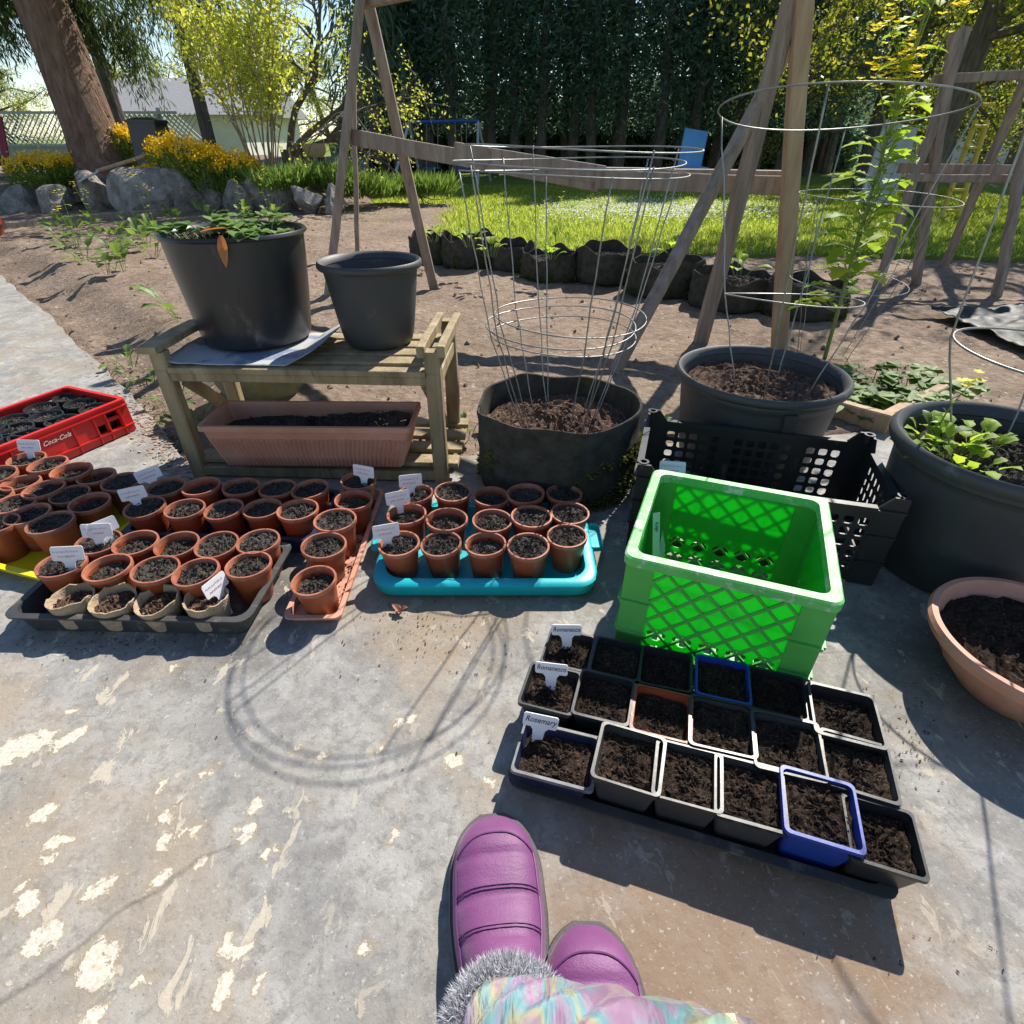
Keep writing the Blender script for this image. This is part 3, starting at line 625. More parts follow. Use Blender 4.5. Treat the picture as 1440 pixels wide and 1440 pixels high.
def round_pot(name, label, cat, group, r, h, mat, rimmat, seed, fill=.014, soilmat='compost', rb=None, rimh=.011):
    t = thing(name, label, cat, (0, 0, 0), 0, group); rb = rb or r * .72; ri = r - .0035
    def rr(z): return rb + (r * .94 - rb) * z / h
    b = MB().lathe([(rb * .96, 0), (rb, .003), (rr(h - rimh), h - rimh), (rr(h - rimh) - .002, h - rimh), (rb - .002, .004), (.001, .004)], 28, cap0=True); b.build('pot_body', mat, t, smooth=35)
    MB().lathe([(rr(h - rimh) - .0005, h - rimh - .001), (r * .985, h - rimh + .001), (r, h - .003), (r - .0005, h), (ri - .001, h), (ri - .002, h - .003), (rr(h - rimh) - .0025, h - rimh - .002)], 28).build('rim', rimmat, t, smooth=35)
    zs = h - fill; s = soil_disc(rr(zs) - .0025, seed); s.v = [(p[0], p[1], p[2] + zs) for p in s.v]; s.build('soil', soilmat, t, smooth=False); return t
POTR, POTH = .049, .090
terra = [round_pot('plant_pot', 'x', 'plant pot', 'x', POTR, POTH, 'terracotta', 'rimterra', s, f) for s, f in ((1, .008), (2, .013), (3, .022))]
fresh = [True, True, True]
def put(protos, fresh, i, loc, label, group, tilt=(0, 0), scale=None):
    rz = random.uniform(0, 6.28)
    if fresh[i]:
        fresh[i] = False; o = protos[i]; o.location = loc; o.rotation_euler = (tilt[0], tilt[1], rz); o['label'] = label; o['group'] = group
        if scale: o.scale = (scale,) * 3
        return o
    return dup(protos[i], loc, rz, label, group, tilt, scale)
def terra_pot(px, py, z0, label, group, i=None, sc=None):
    s = sc or random.uniform(.96, 1.04); p = G(px, py, z0 + POTH * s); p.z = z0
    return put(terra, fresh, random.randrange(3) if i is None else i, p, label, group, (random.uniform(-.05, .05), random.uniform(-.05, .05)), s)
# --- text helper
def text_mesh(txt, size, shear=0.0):
    cu = bpy.data.curves.new('t', 'FONT'); cu.body = txt; cu.size = size; cu.align_x = 'CENTER'; cu.align_y = 'CENTER'; cu.shear = shear; cu.extrude = .0002; cu.resolution_u = 3
    o = bpy.data.objects.new('t', cu); C.objects.link(o); bpy.context.view_layer.update()
    me = bpy.data.meshes.new_from_object(o.evaluated_get(bpy.context.evaluated_depsgraph_get())); bpy.data.objects.remove(o); return me
def scribble(w, seed):
    R = random.Random(seed); mb = MB(); pts = []; n = 26
    for k in range(n): pts.append((-w / 2 + w * k / n + R.uniform(-.001, .001), (.0045 if k % 2 else -.003) * R.uniform(.4, 1.2), 0))
    return mb.tube(pts, .0005, 4)
def plant_tag(p, rz, lean, label, text=None, seed=0, w=.060, h=.033, mat='white', inkmat='redink', up=.012):
    """T-shaped plastic label; stands at p with its stem in the soil, head facing -y before turning"""
    t = thing('plant_label', label, 'plant label', p, rz); t.rotation_euler = (lean, random.uniform(-.15, .15), rz)
    th = .0008; out = [(-.005, -.05), (.005, -.05), (.010, up - .006), (w * .26, up), (w * .46, up), (w / 2, up + .003), (w / 2, up + h - .003), (w * .46, up + h), (-w * .46, up + h), (-w / 2, up + h - .003), (-w / 2, up + .003), (-w * .46, up), (-w * .26, up), (-.010, up - .006)]
    n = len(out); MB().add([(x, -th, z) for x, z in out] + [(x, th, z) for x, z in out], [tuple(range(n)), tuple(range(2 * n - 1, n - 1, -1))] + [(k, n + k, n + (k + 1) % n, (k + 1) % n) for k in range(n)]).build('label_plate', mat, t)
    if text:
        me = text_mesh(text, h * .62, .25); xs = [v.co.x for v in me.vertices]; k = min(1, w * .9 / (max(xs) - min(xs)))
        for v in me.vertices: v.co = Vector((v.co.x * k, -th - .0004 - v.co.z, v.co.y + up + h * .55))
        finish('writing', me, 'ink', t)
    else:
        for q, zz in enumerate((.62, .28)):
            s = scribble(w * (.8 - .25 * q), seed + q); s.v = [(a[0] - w * .04, -th - .0003 + a[2] * .3, a[1] * .7 + up + h * zz) for a in s.v]; s.build('writing', inkmat, t)
    return t
def tray_box(name, label, cat, c, hx, hy, hgt, rz, mat, rc=.02, lip=.012, flare=.92, th=.0025):
    t = thing(name, label, cat, c, rz)
    MB().rlathe([(hx * flare, hy * flare, 0), (hx - .004, hy - .004, hgt - .003)], rc).build('tray_wall', mat, t, smooth=30)
    MB().rlathe([(hx * flare - th, hy * flare - th, .004), (hx - .004 - th, hy - .004 - th, hgt - .003)], rc, cap0=True).build('tray_floor', mat, t, smooth=30)
    MB().rlathe([(hx - .0045, hy - .0045, hgt - .004), (hx + lip, hy + lip, hgt - .004), (hx + lip, hy + lip, hgt), (hx - .004 - th, hy - .004 - th, hgt), (hx - .0042 - th, hy - .0042 - th, hgt - .006)], rc + .006, cap0=False).build('rim', mat, t, smooth=30)
    return t
def quad_frame(pA, pB, pC):            # front-left, front-right, back-right corners -> centre, half sizes, angle
    ex = (pB - pA); ex.z = 0; rz = math.atan2(ex.y, ex.x); hx = ex.length / 2; n = Vector((-ex.y, ex.x, 0)).normalized(); hy = abs((pC - pB).dot(n)) / 2
    return (pA + pB) / 2 + n * hy, hx, hy, rz
# ---- turquoise tray with fifteen pots
c, hx, hy, rz = quad_frame(G(520, 822, .045), G(842, 822, .045), G(842, 706, .045)); c.z = 0
tt = thing('tray', 'turquoise plastic tray with rounded rim holding fifteen terracotta pots', 'tray', c, rz)
MB().rlathe([(hx * .93, hy * .92, 0), (hx, hy, .014), (hx + .003, hy + .003, .040), (hx - .003, hy - .003, .046), (hx - .022, hy - .022, .044), (hx - .030, hy - .030, .012), (hx - .04, hy - .04, .008), (.01, .01, .008)], .05, 7).build('tray_wall', 'teal', tt, smooth=50)
for s in (-1, 1): MB().rlathe([(.018, .05, .030), (.018, .05, .043)], .014, 5, (s * (hx + .012), .02, 0)).build('handle', 'teal', tt, smooth=40)
LT = 'terracotta plastic pot of dark compost standing in the turquoise tray'
for px, py in [(562, 763), (623, 763), (684, 765), (743.5, 766), (799, 753), (572, 723), (627, 730), (691, 731), (746, 726), (801, 720), (585, 694), (635, 690), (689, 697), (741, 693), (793, 694)]:
    terra_pot(px, py, .0085, LT, 'pots in the turquoise tray')
for k, (px, py, wh) in enumerate([(545, 762, 'front'), (562, 714, 'middle'), (578, 690, 'back')]):
    p = G(px, py, .092); plant_tag(p, .35, -.15, 'small white label with faint red writing in the %s row of the turquoise tray' % wh, None, 10 + k)
# ---- terracotta strip saucer with five pots
A, B, Cc = G(392, 868, .02), G(486, 873, .02), G(552, 690, .02); D = G(470, 690, .02)
c0 = (A + B + Cc + D) / 4; ln = ((D - A).length + (Cc - B).length) / 2; dr = ((D - A).normalized() + (Cc - B).normalized()); rz = math.atan2(dr.y, dr.x); c0.z = 0
tray_box('saucer_tray', 'long terracotta plastic saucer with five pots in a single file', 'tray', c0, ln / 2, .057, .026, rz, 'trough', .01, .004, .94)
for px, py in [(444, 814), (452, 766), (470, 731), (494.6, 702), (501.5, 675)]:
    terra_pot(px, py, .005, 'terracotta plastic pot standing in the long terracotta saucer', 'pots in the long saucer')
plant_tag(G(512, 676, .09), -.25, -.1, 'small white label in the last pot of the long terracotta saucer', None, 31)
# water and spilled compost inside the saucer
cr = MB()
for _ in range(500):
    u, v = random.uniform(-ln / 2 * .9, ln / 2 * .9), random.uniform(-.05, .05); p = c0 + Vector((math.cos(rz) * u - math.sin(rz) * v, math.sin(rz) * u + math.cos(rz) * v, .0055)); r = random.uniform(.001, .004)
    cr.add([p + Vector((r, 0, 0)), p + Vector((-r, r, 0)), p + Vector((-r, -r, 0)), p + Vector((0, 0, r))], [(0, 1, 3), (1, 2, 3), (2, 0, 3), (2, 1, 0)])
o = cr.build('compost_crumbs', 'bark', stuff=True); tag(o, 'spilled brown compost crumbs lying in the long terracotta saucer', 'crumbs')
# ---- big black tray with ten pots and four fibre pots
c, hx, hy, rz = quad_frame(G(8, 866, .05), G(346, 872, .05), G(412, 766, .05)); c.z = 0
# the tray is skewed in view; take its angle from the long front edge
tray_box('tray', 'large dusty black tray with ten terracotta pots and four fibre pots', 'tray', c, hx, hy, .052, rz, 'tray_black', .02, .008, .93)
LB = 'terracotta plastic pot of compost standing in the large dusty black tray'
for px, py in [(136, 766), (188.5, 767), (248.5, 768.5), (306, 768), (363.5, 765), (83, 798), (151, 802), (215, 805), (278, 808), (348, 799)]:
    terra_pot(px, py - 5, .005, LB, 'pots in the large black tray', sc=.98)
peat = []
for s in range(2):
    t = thing('fibre_pot', 'x', 'plant pot', (0, 0, 0), 0, 'x'); R = random.Random(s)
    def wob(a, z, r): return 1 + .03 * math.sin(a * 3 + s), (.006 * mnoise.noise(Vector((math.cos(a) * 3, math.sin(a) * 3, s))) + (.010 * max(0, mnoise.noise(Vector((a * 2, s, 0)))) if z > .05 else 0)) if z > .02 else 0
    MB().lathe([(.028, 0), (.030, .004), (.038, .056), (.0355, .056), (.028, .006), (.001, .006)], 30, wob=wob, cap0=True).build('pot_body', 'peat', t, smooth=35)
    d = soil_disc(.033, 40 + s, mound=.006); d.v = [(a[0], a[1], a[2] + .040) for a in d.v]; d.build('soil', 'bark', t); peat.append(t)
pf = [True, True]
for k, (px, py) in enumerate([(100, 840), (160, 841), (224, 841), (288, 843)]):
    p = G(px, py + 1, .066); p.z = .005; put(peat, pf, k % 2, p, 'small tan biodegradable fibre pot at the front of the large black tray', 'fibre pots in the black tray', (random.uniform(-.1, .1), random.uniform(-.1, .1)), 1.15)
for px, py, rz, lab, sd in [(99, 795, .25, 'white label leaning over the front corner pot of the large black tray', 51), (140, 762, .25, 'white label with red writing in the back corner pot of the black tray', 52), (152, 756, .9, 'second white label crossing another in the black tray corner pot', 53), (311, 838, 1.25, 'white label seen nearly edge on between the fibre pots', 54)]:
    plant_tag(G(px, py, .094 if sd < 54 else .06), rz, -.2, lab, None, sd)
# ---- navy tray behind: ten pots and a strip of empty cells
A, B, Cc = G(172, 748, .05), G(436, 758, .05), G(474, 690, .05); c, hx, hy, rz = quad_frame(A, B, Cc); c.z = 0
nt_ = tray_box('tray', 'navy blue seed tray with ten shaded pots and empty cells', 'tray', c, hx, hy, .05, rz, 'navy', .015, .006, .94)
for k in range(7):
    x = -hx + .03 + k * (2 * hx - .06) / 6; MB().box((x, -hy * .62, .022), (.004, hy * .55, .035)).build('cell_divider', 'navy', nt_)
LN = 'terracotta plastic pot in deep shade in the navy blue seed tray'
for px, py in [(204.6, 711), (257, 715), (317, 715), (368, 714), (417.6, 716), (232.5, 683), (283, 683), (336.5, 684), (389, 686), (438, 686)]:
    terra_pot(px, py, .005, LN, 'pots in the navy tray')
plant_tag(G(193, 708, .09), .35, -.15, 'white label tilted over the front row of the navy seed tray', None, 61); plant_tag(G(216, 680, .09), .6, -.15, 'white label tilted over the back row of the navy seed tray', None, 62)
# ---- yellow tray
A, B, Cc = G(-130, 762, .03), G(66, 812, .03), G(165, 705, .03); c, hx, hy, rz = quad_frame(A, B, Cc); c.z = 0
tray_box('tray', 'bright yellow shallow tray crowded with terracotta pots', 'tray', c, hx, hy, .03, rz, 'yellow', .02, .008, .95)
LY = 'terracotta plastic pot of dry compost standing in the bright yellow tray'
for px, py in [(35, 645), (68, 652), (99, 661), (136, 669), (170, 676), (-6, 666), (27, 679), (62, 687), (98, 694), (125, 705), (-14, 697), (17, 708), (39, 722), (71, 734), (-40, 722), (-10, 737)]:
    terra_pot(px, py, .005, LY, 'pots in the yellow tray')
plant_tag(G(43, 640, .09), .1, -.3, 'white label with red writing in the yellow tray beside the red crate', None, 71)
# ---- red crate with black pots
zr = .115; R0 = G(175, 562, zr); Bk = G(103, 542, zr); L0 = G(0, 631, zr)
u = (L0 - R0); u.z = 0; u.normalize(); w = Vector((u.y, -u.x, 0)); 
if w.dot(Bk - R0) < 0: w = -w
wid = (Bk - R0).dot(w); LEN = .50; rzc = math.atan2(-u.y, -u.x); org = R0 + u * LEN / 2 + w * wid / 2; org.z = 0
rc_ = thing('bottle_crate', 'low red plastic bottle crate with white script logo, full of black pots', 'crate', org, rzc)
MB().box((0, 0, .006), (LEN - .01, wid - .01, .008)).build('crate_floor', 'red', rc_)
def wallm(cx, cy, rot): return Matrix.Translation((cx, cy, 0)) @ Matrix.Rotation(rot, 4, 'Z')
xs = [-LEN / 2, -LEN / 2 + .035, -LEN / 2 + .085, -LEN / 2 + .125, -.055, .055, LEN / 2 - .125, LEN / 2 - .085, LEN / 2 - .035, LEN / 2]; zs = [.004, .030, .070, .100, zr]
def hole(i, j): return ('rect', .006) if (i in (2, 6) and j == 1) or (i in (1, 7) and j in (1,)) or (i in (1, 7) and j == 2) else None
front_is = -1
for sgn in (-1, 1):
    f = MB().panel(xs, zs, hole, .006, wallm(0, sgn * (wid / 2 - (.006 if sgn > 0 else 0)), 0)); f.build('side_wall', 'red', rc_)
    for x in xs[1:-1]: MB().box((x, sgn * (wid / 2 + .002), .052), (.004, .006, .092)).build('rib', 'red', rc_)
    for z in (.030, .100): MB().box((0, sgn * (wid / 2 + .002), z), (LEN, .007, .004)).build('rib', 'red', rc_)
ws = [-wid / 2 + .006, -wid / 2 + .08, wid / 2 - .08, wid / 2 - .006]
for sgn in (-1, 1):
    MB().panel(ws, [.004, .04, .088, zr], lambda i, j: ('rect', .008) if i == 1 and j == 1 else None, .006, wallm(sgn * (LEN / 2 - (.006 if sgn > 0 else 0)), 0, 0) @ Matrix.Rotation(PI / 2, 4, 'Z') @ Matrix.Translation((0, -.006 if sgn > 0 else 0, 0))).build('end_wall', 'red', rc_)
MB().rlathe([(LEN / 2 - .010, wid / 2 - .010, zr - .001), (LEN / 2 + .004, wid / 2 + .004, zr - .001), (LEN / 2 + .004, wid / 2 + .004, zr + .006), (LEN / 2 - .010, wid / 2 - .010, zr + .006), (LEN / 2 - .010, wid / 2 - .010, zr - .001)], .015, cap0=False).build('rim', 'red', rc_)
me = text_mesh('Coca-Cola', .020, .45); side = -1 if (Matrix.Rotation(rzc, 3, 'Z') @ Vector((0, -1, 0))).dot(Vector((0, -1, 0))) > 0 else 1
for v in me.vertices: v.co = Vector((v.co.x * (1 if side < 0 else -1), side * (wid / 2 + .0065 + v.co.z), v.co.y + .080))
finish('logo', me, 'whiteprint', rc_)
blackpot = round_pot('plant_pot', 'x', 'plant pot', 'x', .05, .092, 'black_plastic', 'black_plastic', 9, .012); bf = [True]
for px, py in [(96, 557), (112, 566), (134, 573), (57, 572), (64, 584), (87, 590), (17, 589), (21, 601), (37, 611), (6, 622), (-14, 605), (-25, 620)]:
    p = G(px, py, .104); p.z = .011; put([blackpot], bf, 0, p, 'round black plastic pot standing in the low red bottle crate', 'pots in the red crate')
# ---- square pots on the long black tray
A, B = G(718, 1096, .03), G(1258, 1258, .03); ex = (B - A); rz = math.atan2(ex.y, ex.x); nrm = Vector((-ex.y, ex.x, 0)).normalized(); hx = ex.length / 2; hy = .165
c = (A + B) / 2 + nrm * hy; c.z = 0
tray_box('tray', 'long black tray carrying three rows of square pots beside the purple boots', 'tray', c, hx, hy, .028, rz, 'tray_black', .015, .008, .95)
def square_pot(label, group, w, d, h, mat, rimmat, seed, fill=.016):
    t = thing('square_pot', label, 'plant pot', (0, 0, 0), 0, group); k = .74; hw, hd = w / 2, d / 2
    def rr(z): q = k + (1 - k) * z / h; return hw * q, hd * q
    a0 = rr(0); a1 = rr(h); MB().rlathe([(a0[0], a0[1], 0), (a1[0], a1[1], h), (a1[0] - .0018, a1[1] - .0018, h), (a0[0] - .0018, a0[1] - .0018, .003), (.002, .002, .003)], .007, 5).build('pot_body', mat, t, smooth=35)
    MB().rlathe([(a1[0] + .0004, a1[1] + .0004, h - .008), (a1[0] + .0028, a1[1] + .0028, h - .006), (a1[0] + .0016, a1[1] + .0028, h + .001), (a1[0] - .002, a1[1] - .002, h + .001), (a1[0] - .0022, a1[1] - .0022, h - .004)], .008, 5, cap0=False).build('rim', rimmat, t, smooth=35)
    zs = h - fill; a = rr(zs); s = soil_disc(1, seed, square=(a[0] - .003, a[1] - .003), amp=.0035, nr=11, na=36, chips=110, csz=.6); s.v = [(p[0], p[1], p[2] + zs) for p in s.v]; s.build('soil', 'potsoil', t); return t
M['potsoil'] = soilm('moist_compost', (.014, .010, .008), (.055, .037, .027), (.19, .12, .08), 200, ((.15, .12, .10), 260), 1, .008)
M['grey_rim'] = pm('scuffed_grey_rim', (.06, .06, .065), (.20, .20, .21), 30, .5, .05)
SP = {'dark': [square_pot('x', 'x', .094, .094, .082, 'black_plastic', 'black_plastic', s, f) for s, f in ((3, .014), (4, .018))], 'grey': [square_pot('x', 'x', .096, .096, .083, 'charcoal', 'dusty_black', s, f) for s, f in ((5, .012), (6, .016))],
      'blue': [square_pot('x', 'x', .094, .094, .086, 'blue', 'blue', 7, .012)], 'terra': [square_pot('x', 'x', .094, .094, .082, 'terracotta', 'terracotta', 8)]}
spf = {k: [True] * len(v) for k, v in SP.items()}
rows = [[(800, 912, 'dark', .9), (868, 925, 'dark', .9), (937, 940, 'dark', .92), (1016, 957, 'blue', .93), (1094, 974, 'dark', .95), (1188, 1004, 'dark', 1.06)],
        [(775, 966, 'dark', .94), (850, 979, 'dark', .97), (931, 1002, 'terra', .97), (1016, 1021, 'grey', 1.0), (1108, 1046, 'grey', 1.03), (1205, 1076, 'grey', .99)],
        [None, (884.5, 1066, 'grey', 1.0), (969, 1090, 'grey', .97), (1055, 1113, 'grey', .98), (1152, 1137, 'blue', 1.02), (1240, 1172, 'dark', .94)]]
RN = ['back row', 'middle row', 'front row']
for r, row in enumerate(rows):
    for q in row:
        if not q: continue
        px, py, kind, s = q; L = SP[kind]; i = random.randrange(len(L)); p = G(px, py, .006 + .082 * s); p.z = .006
        lab = {'dark': 'square black pot of moist compost in the %s of the long tray', 'grey': 'square charcoal pot with scuffed rim in the %s of the long tray', 'blue': 'square bright blue pot of compost in the %s of the long tray', 'terra': 'square terracotta coloured pot in the %s of the long tray'}[kind] % RN[r]
        o = put(L, spf[kind], i, p, lab, 'square pots, ' + RN[r], (random.uniform(-.02, .02), random.uniform(-.02, .02)), s); o.rotation_euler.z = rz + random.uniform(-.04, .04) + random.randrange(4) * PI / 2
p = G(783, 1060, .068); p.z = .006; o = square_pot('low rectangular pot with a scuffed pale rim and rosemary label', None, .122, .088, .062, 'navy', 'grey_rim', 12); o.location = p; o.rotation_euler.z = rz + .03
plant_tag(G(797, 897, .085), rz * .3, -.25, 'white plant label reading Romanesco in the back row of square pots', 'Romanesco', 0, .056, .022, up=.006)
plant_tag(G(775, 952, .088), rz * .6, -.25, 'white plant label reading Romanesco in the middle row of square pots', 'Romanesco', 0, .056, .022, up=.006)
plant_tag(G(757, 1030, .068), rz * .5, -.3, 'white plant label reading Rosemary in the low rectangular pot', 'Rosemary', 0, .056, .024, up=.010)
# ---- green crate
def greenm():
    m, nt, n, l, b = new_mat('green_crate_plastic'); v = coords(nt); col = ramp(nt, noise(nt, v, 9), [(.3, (.035, .46, .05)), (.7, (.06, .56, .07))])
    l.new(col, b.inputs['Base Color']); b.inputs['Roughness'].default_value = .45
    t = n.new('ShaderNodeBsdfTranslucent'); t.inputs[0].default_value = (.03, .92, .06, 1); mx = n.new('ShaderNodeMixShader'); mx.inputs[0].default_value = .42
    l.new(b.outputs[0], mx.inputs[1]); l.new(t.outputs[0], mx.inputs[2]); l.new(mx.outputs[0], n['Material Output'].inputs[0]); return m
M['green'] = greenm(); M['green_rim'] = pm('faded_green_plastic', (.07, .44, .08), (.16, .54, .15), 14, .5, .1, dirt=((.58, .62, .54), 24, .52)); M['green_post'] = pm('green_post_plastic', (.06, .36, .05), (.11, .45, .09), 10, .5, .08)
zg = .25; gA, gB, gD = G(882, 782, zg), G(1183, 850, zg), G(925, 662, zg); ex = gB - gA; rz = math.atan2(ex.y, ex.x); gw = ex.length; nrm = Vector((-ex.y, ex.x, 0)).normalized(); gd = (gD - gA).dot(nrm) ; c = gA + ex / 2 + nrm * gd / 2; c.z = 0
gc = thing('milk_crate', 'bright green plastic crate with diamond lattice sides and worn pale rim', 'crate', c, rz)
cp = .05
def lattice_wall(parent, L, cx, cy, rot, out):
    """thin wall: solid upper field, open diamonds below, crossing ribs outside"""
    Wm = wallm(cx, cy, rot); x0, x1 = -L / 2 + cp, L / 2 - cp; n = max(4, round((x1 - x0) / .046)); xs = [x0 + (x1 - x0) * k / n for k in range(n + 1)]; zs = [.012, .055, .098, .16, zg - .02]
    w = MB().panel(xs, zs, lambda i, j: ('diamond', .002) if j <= 1 else None, .0022, Wm @ Matrix.Translation((0, -.0011, 0))).build('side_wall', 'green', parent)
    s = (x1 - x0) / n; H = zs[-1] - zs[0]
    for sg in (1, -1):
        for k in range(-int(H / s) - 1, n + int(H / s) + 2):
            a = x0 + k * s + (s / 2); pts = []
            for zz in (zs[0], zs[-1]): pts.append((a + sg * (zz - zs[0] - .024) , zz))
            (xa, za), (xb, zb) = pts
            def clip(xa, za, xb, zb):
                if xa > xb: xa, za, xb, zb = xb, zb, xa, za
                if xb < x0 or xa > x1: return None
                if xa < x0: za += (zb - za) * (x0 - xa) / (xb - xa); xa = x0
                if xb > x1: zb = za + (zb - za) * (x1 - xa) / (xb - xa); xb = x1
                return (xa, za, xb, zb) if xb - xa > .004 else None
            q = clip(xa, za, xb, zb)
            if q: MB().beam(Wm @ Vector((q[0], out * .0035, q[1])), Wm @ Vector((q[2], out * .0035, q[3])), .005, .005 + .0004 * sg, up=Wm.to_3x3() @ Vector((0, 1, 0))).build('rib', 'green_post', parent)
lattice_wall(gc, gw, 0, -gd / 2 + .006, 0, -1); lattice_wall(gc, gw, 0, gd / 2 - .006, 0, 1); lattice_wall(gc, gd, -gw / 2 + .006, 0, PI / 2, 1); lattice_wall(gc, gd, gw / 2 - .006, 0, PI / 2, -1)
for sx in (-1, 1):
    for sy in (-1, 1):
        q = MB(); X, Y = sx * gw / 2, sy * gd / 2
        q.box((X - sx * cp / 2, Y - sy * .003, zg / 2), (cp, .006, zg - .004)); q.box((X - sx * .003, Y - sy * (cp / 2 + .003), zg / 2), (.006, cp - .006, zg - .004)); q.build('corner_post', 'green_post', gc)
        for zz in (.075, .15): MB().box((X - sx * cp / 2, Y + sy * .003, zz), (cp + .004, .007, .006)).build('band', 'green_post', gc); MB().box((X + sx * .003, Y - sy * cp / 2, zz), (.007, cp, .006)).build('band', 'green_post', gc)
MB().rlathe([(gw / 2 - .014, gd / 2 - .014, zg - .016), (gw / 2 + .006, gd / 2 + .006, zg - .016), (gw / 2 + .006, gd / 2 + .006, zg), (gw / 2 + .003, gd / 2 + .003, zg + .003), (gw / 2 - .013, gd / 2 - .013, zg + .003), (gw / 2 - .014, gd / 2 - .014, zg - .016)], .018, cap0=False).build('rim', 'green_rim', gc, smooth=30)
MB().panel([-gw / 2 + .01 + k * (gw - .02) / 9 for k in range(10)], [-gd / 2 + .01 + k * (gd - .02) / 8 for k in range(9)], lambda i, j: ('rect', .004), .006, Matrix.Translation((0, 0, .012)) @ Matrix.Rotation(-PI / 2, 4, 'X') @ Matrix.Scale(-1, 4, (0, 0, 1))).build('crate_floor', 'green_post', gc)
for k, (px, py, mt) in enumerate([(936, 745, 'white'), (930, 770, 'peat')]):
    p = G(px, py, .11); p.z = .02; t = thing('plant_label', ['pale stick label reading okra leaning inside the green crate', 'cream stick label reading okra at the front of the green crate'][k], 'plant label', p, .2)
    t.rotation_euler = (-.15, .08 * (1 - 2 * k), .15); MB().box((0, 0, .085), (.016, .0012, .17)).build('label_plate', 'white', t) if mt == 'white' else MB().box((0, 0, .085), (.016, .0012, .17)).build('label_plate', 'white', t)
    me = text_mesh('okra', .013)
    for v in me.vertices: v.co = Vector((-v.co.y * 1.0, -.0012 - v.co.z, v.co.x + .135))
    finish('writing', me, 'ink', t)
# ---- black crate behind it
zk = .238; A, B, D = G(897, 652, zk), G(1283, 703, zk), G(940, 578, zk); ex = B - A; rz = math.atan2(ex.y, ex.x); bw = ex.length; nrm = Vector((-ex.y, ex.x, 0)).normalized(); bd = (D - A).dot(nrm); c = A + ex / 2 + nrm * bd / 2; c.z = 0
bc = thing('produce_crate', 'large black ventilated produce crate with raised corners behind the green one', 'crate', c, rz)
def vent_wall(L, cx, cy, rot, side):
    ce = .055; nn = max(4, round((L - 2 * ce) / .030)); xs = [-L / 2 + ce + (L - 2 * ce) * k / nn for k in range(nn + 1)]; zs = [.01, .04] + [.04 + k * .029 for k in range(1, 6)] + [zk - .035]
    MB().panel(xs, zs, lambda i, j: ('oval', .0045) if 1 <= j <= 5 and not (nn > 8 and i % 6 == 5) else None, .004, wallm(cx, cy, rot) @ Matrix.Translation((0, -.002, 0))).build('side_wall', 'dusty_black', bc)
    q = MB().box((0, 0, zk - .032), (L - 2 * ce, .016, .010)); q.v = [tuple(wallm(cx, cy, rot) @ Vector(p)) for p in q.v]; q.build('rail', 'dusty_black', bc)
    for s in (-1, 1):
        x0 = s * (L / 2 - ce); out = [(s * L / 2, .004), (x0, .004), (x0, zk - .030), (s * (L / 2 - ce * .55), zk), (s * L / 2, zk)]; W = wallm(cx, cy, rot)
        MB().add([W @ Vector((x, -.003, z)) for x, z in out] + [W @ Vector((x, .003, z)) for x, z in out], [(0, 1, 2, 3, 4), (9, 8, 7, 6, 5)] + [(k, k + 5, (k + 1) % 5 + 5, (k + 1) % 5) for k in range(5)]).build('corner_panel', 'dusty_black', bc)
        for zz in (.07, .14, .205): q = MB().box((s * (L / 2 - ce / 2), side * .006, zz), (ce, .008, .005)); q.v = [tuple(W @ Vector(p)) for p in q.v]; q.build('rib', 'dusty_black', bc)
vent_wall(bw, 0, -bd / 2, 0, -1); vent_wall(bw, 0, bd / 2, 0, 1); vent_wall(bd - .012, -bw / 2 + .004, 0, PI / 2, 1); vent_wall(bd - .012, bw / 2 - .004, 0, PI / 2, -1)
for sx in (-1, 1):
    for sy in (-1, 1): MB().lathe([(.012, zk - .02), (.013, zk - .001), (.013, zk + .002), (.008, zk + .002), (.008, zk - .01), (.001, zk - .01)], 14, (sx * (bw / 2 - .012), sy * (bd / 2 - .012), 0)).build('stacking_socket', 'dusty_black', bc, smooth=35)
MB().panel([-bw / 2 + .02 + k * (bw - .04) / 12 for k in range(13)], [-bd / 2 + .02 + k * (bd - .04) / 8 for k in range(9)], lambda i, j: ('oval', .006), .005, Matrix.Translation((0, 0, .012)) @ Matrix.Rotation(-PI / 2, 4, 'X') @ Matrix.Scale(-1, 4, (0, 0, 1))).build('crate_floor', 'dusty_black', bc)
p = G(945, 668, .20); t = plant_tag(p, rz + .1, -.7, 'white label lying against the corner of the black produce crate', None, 81, up=.0)
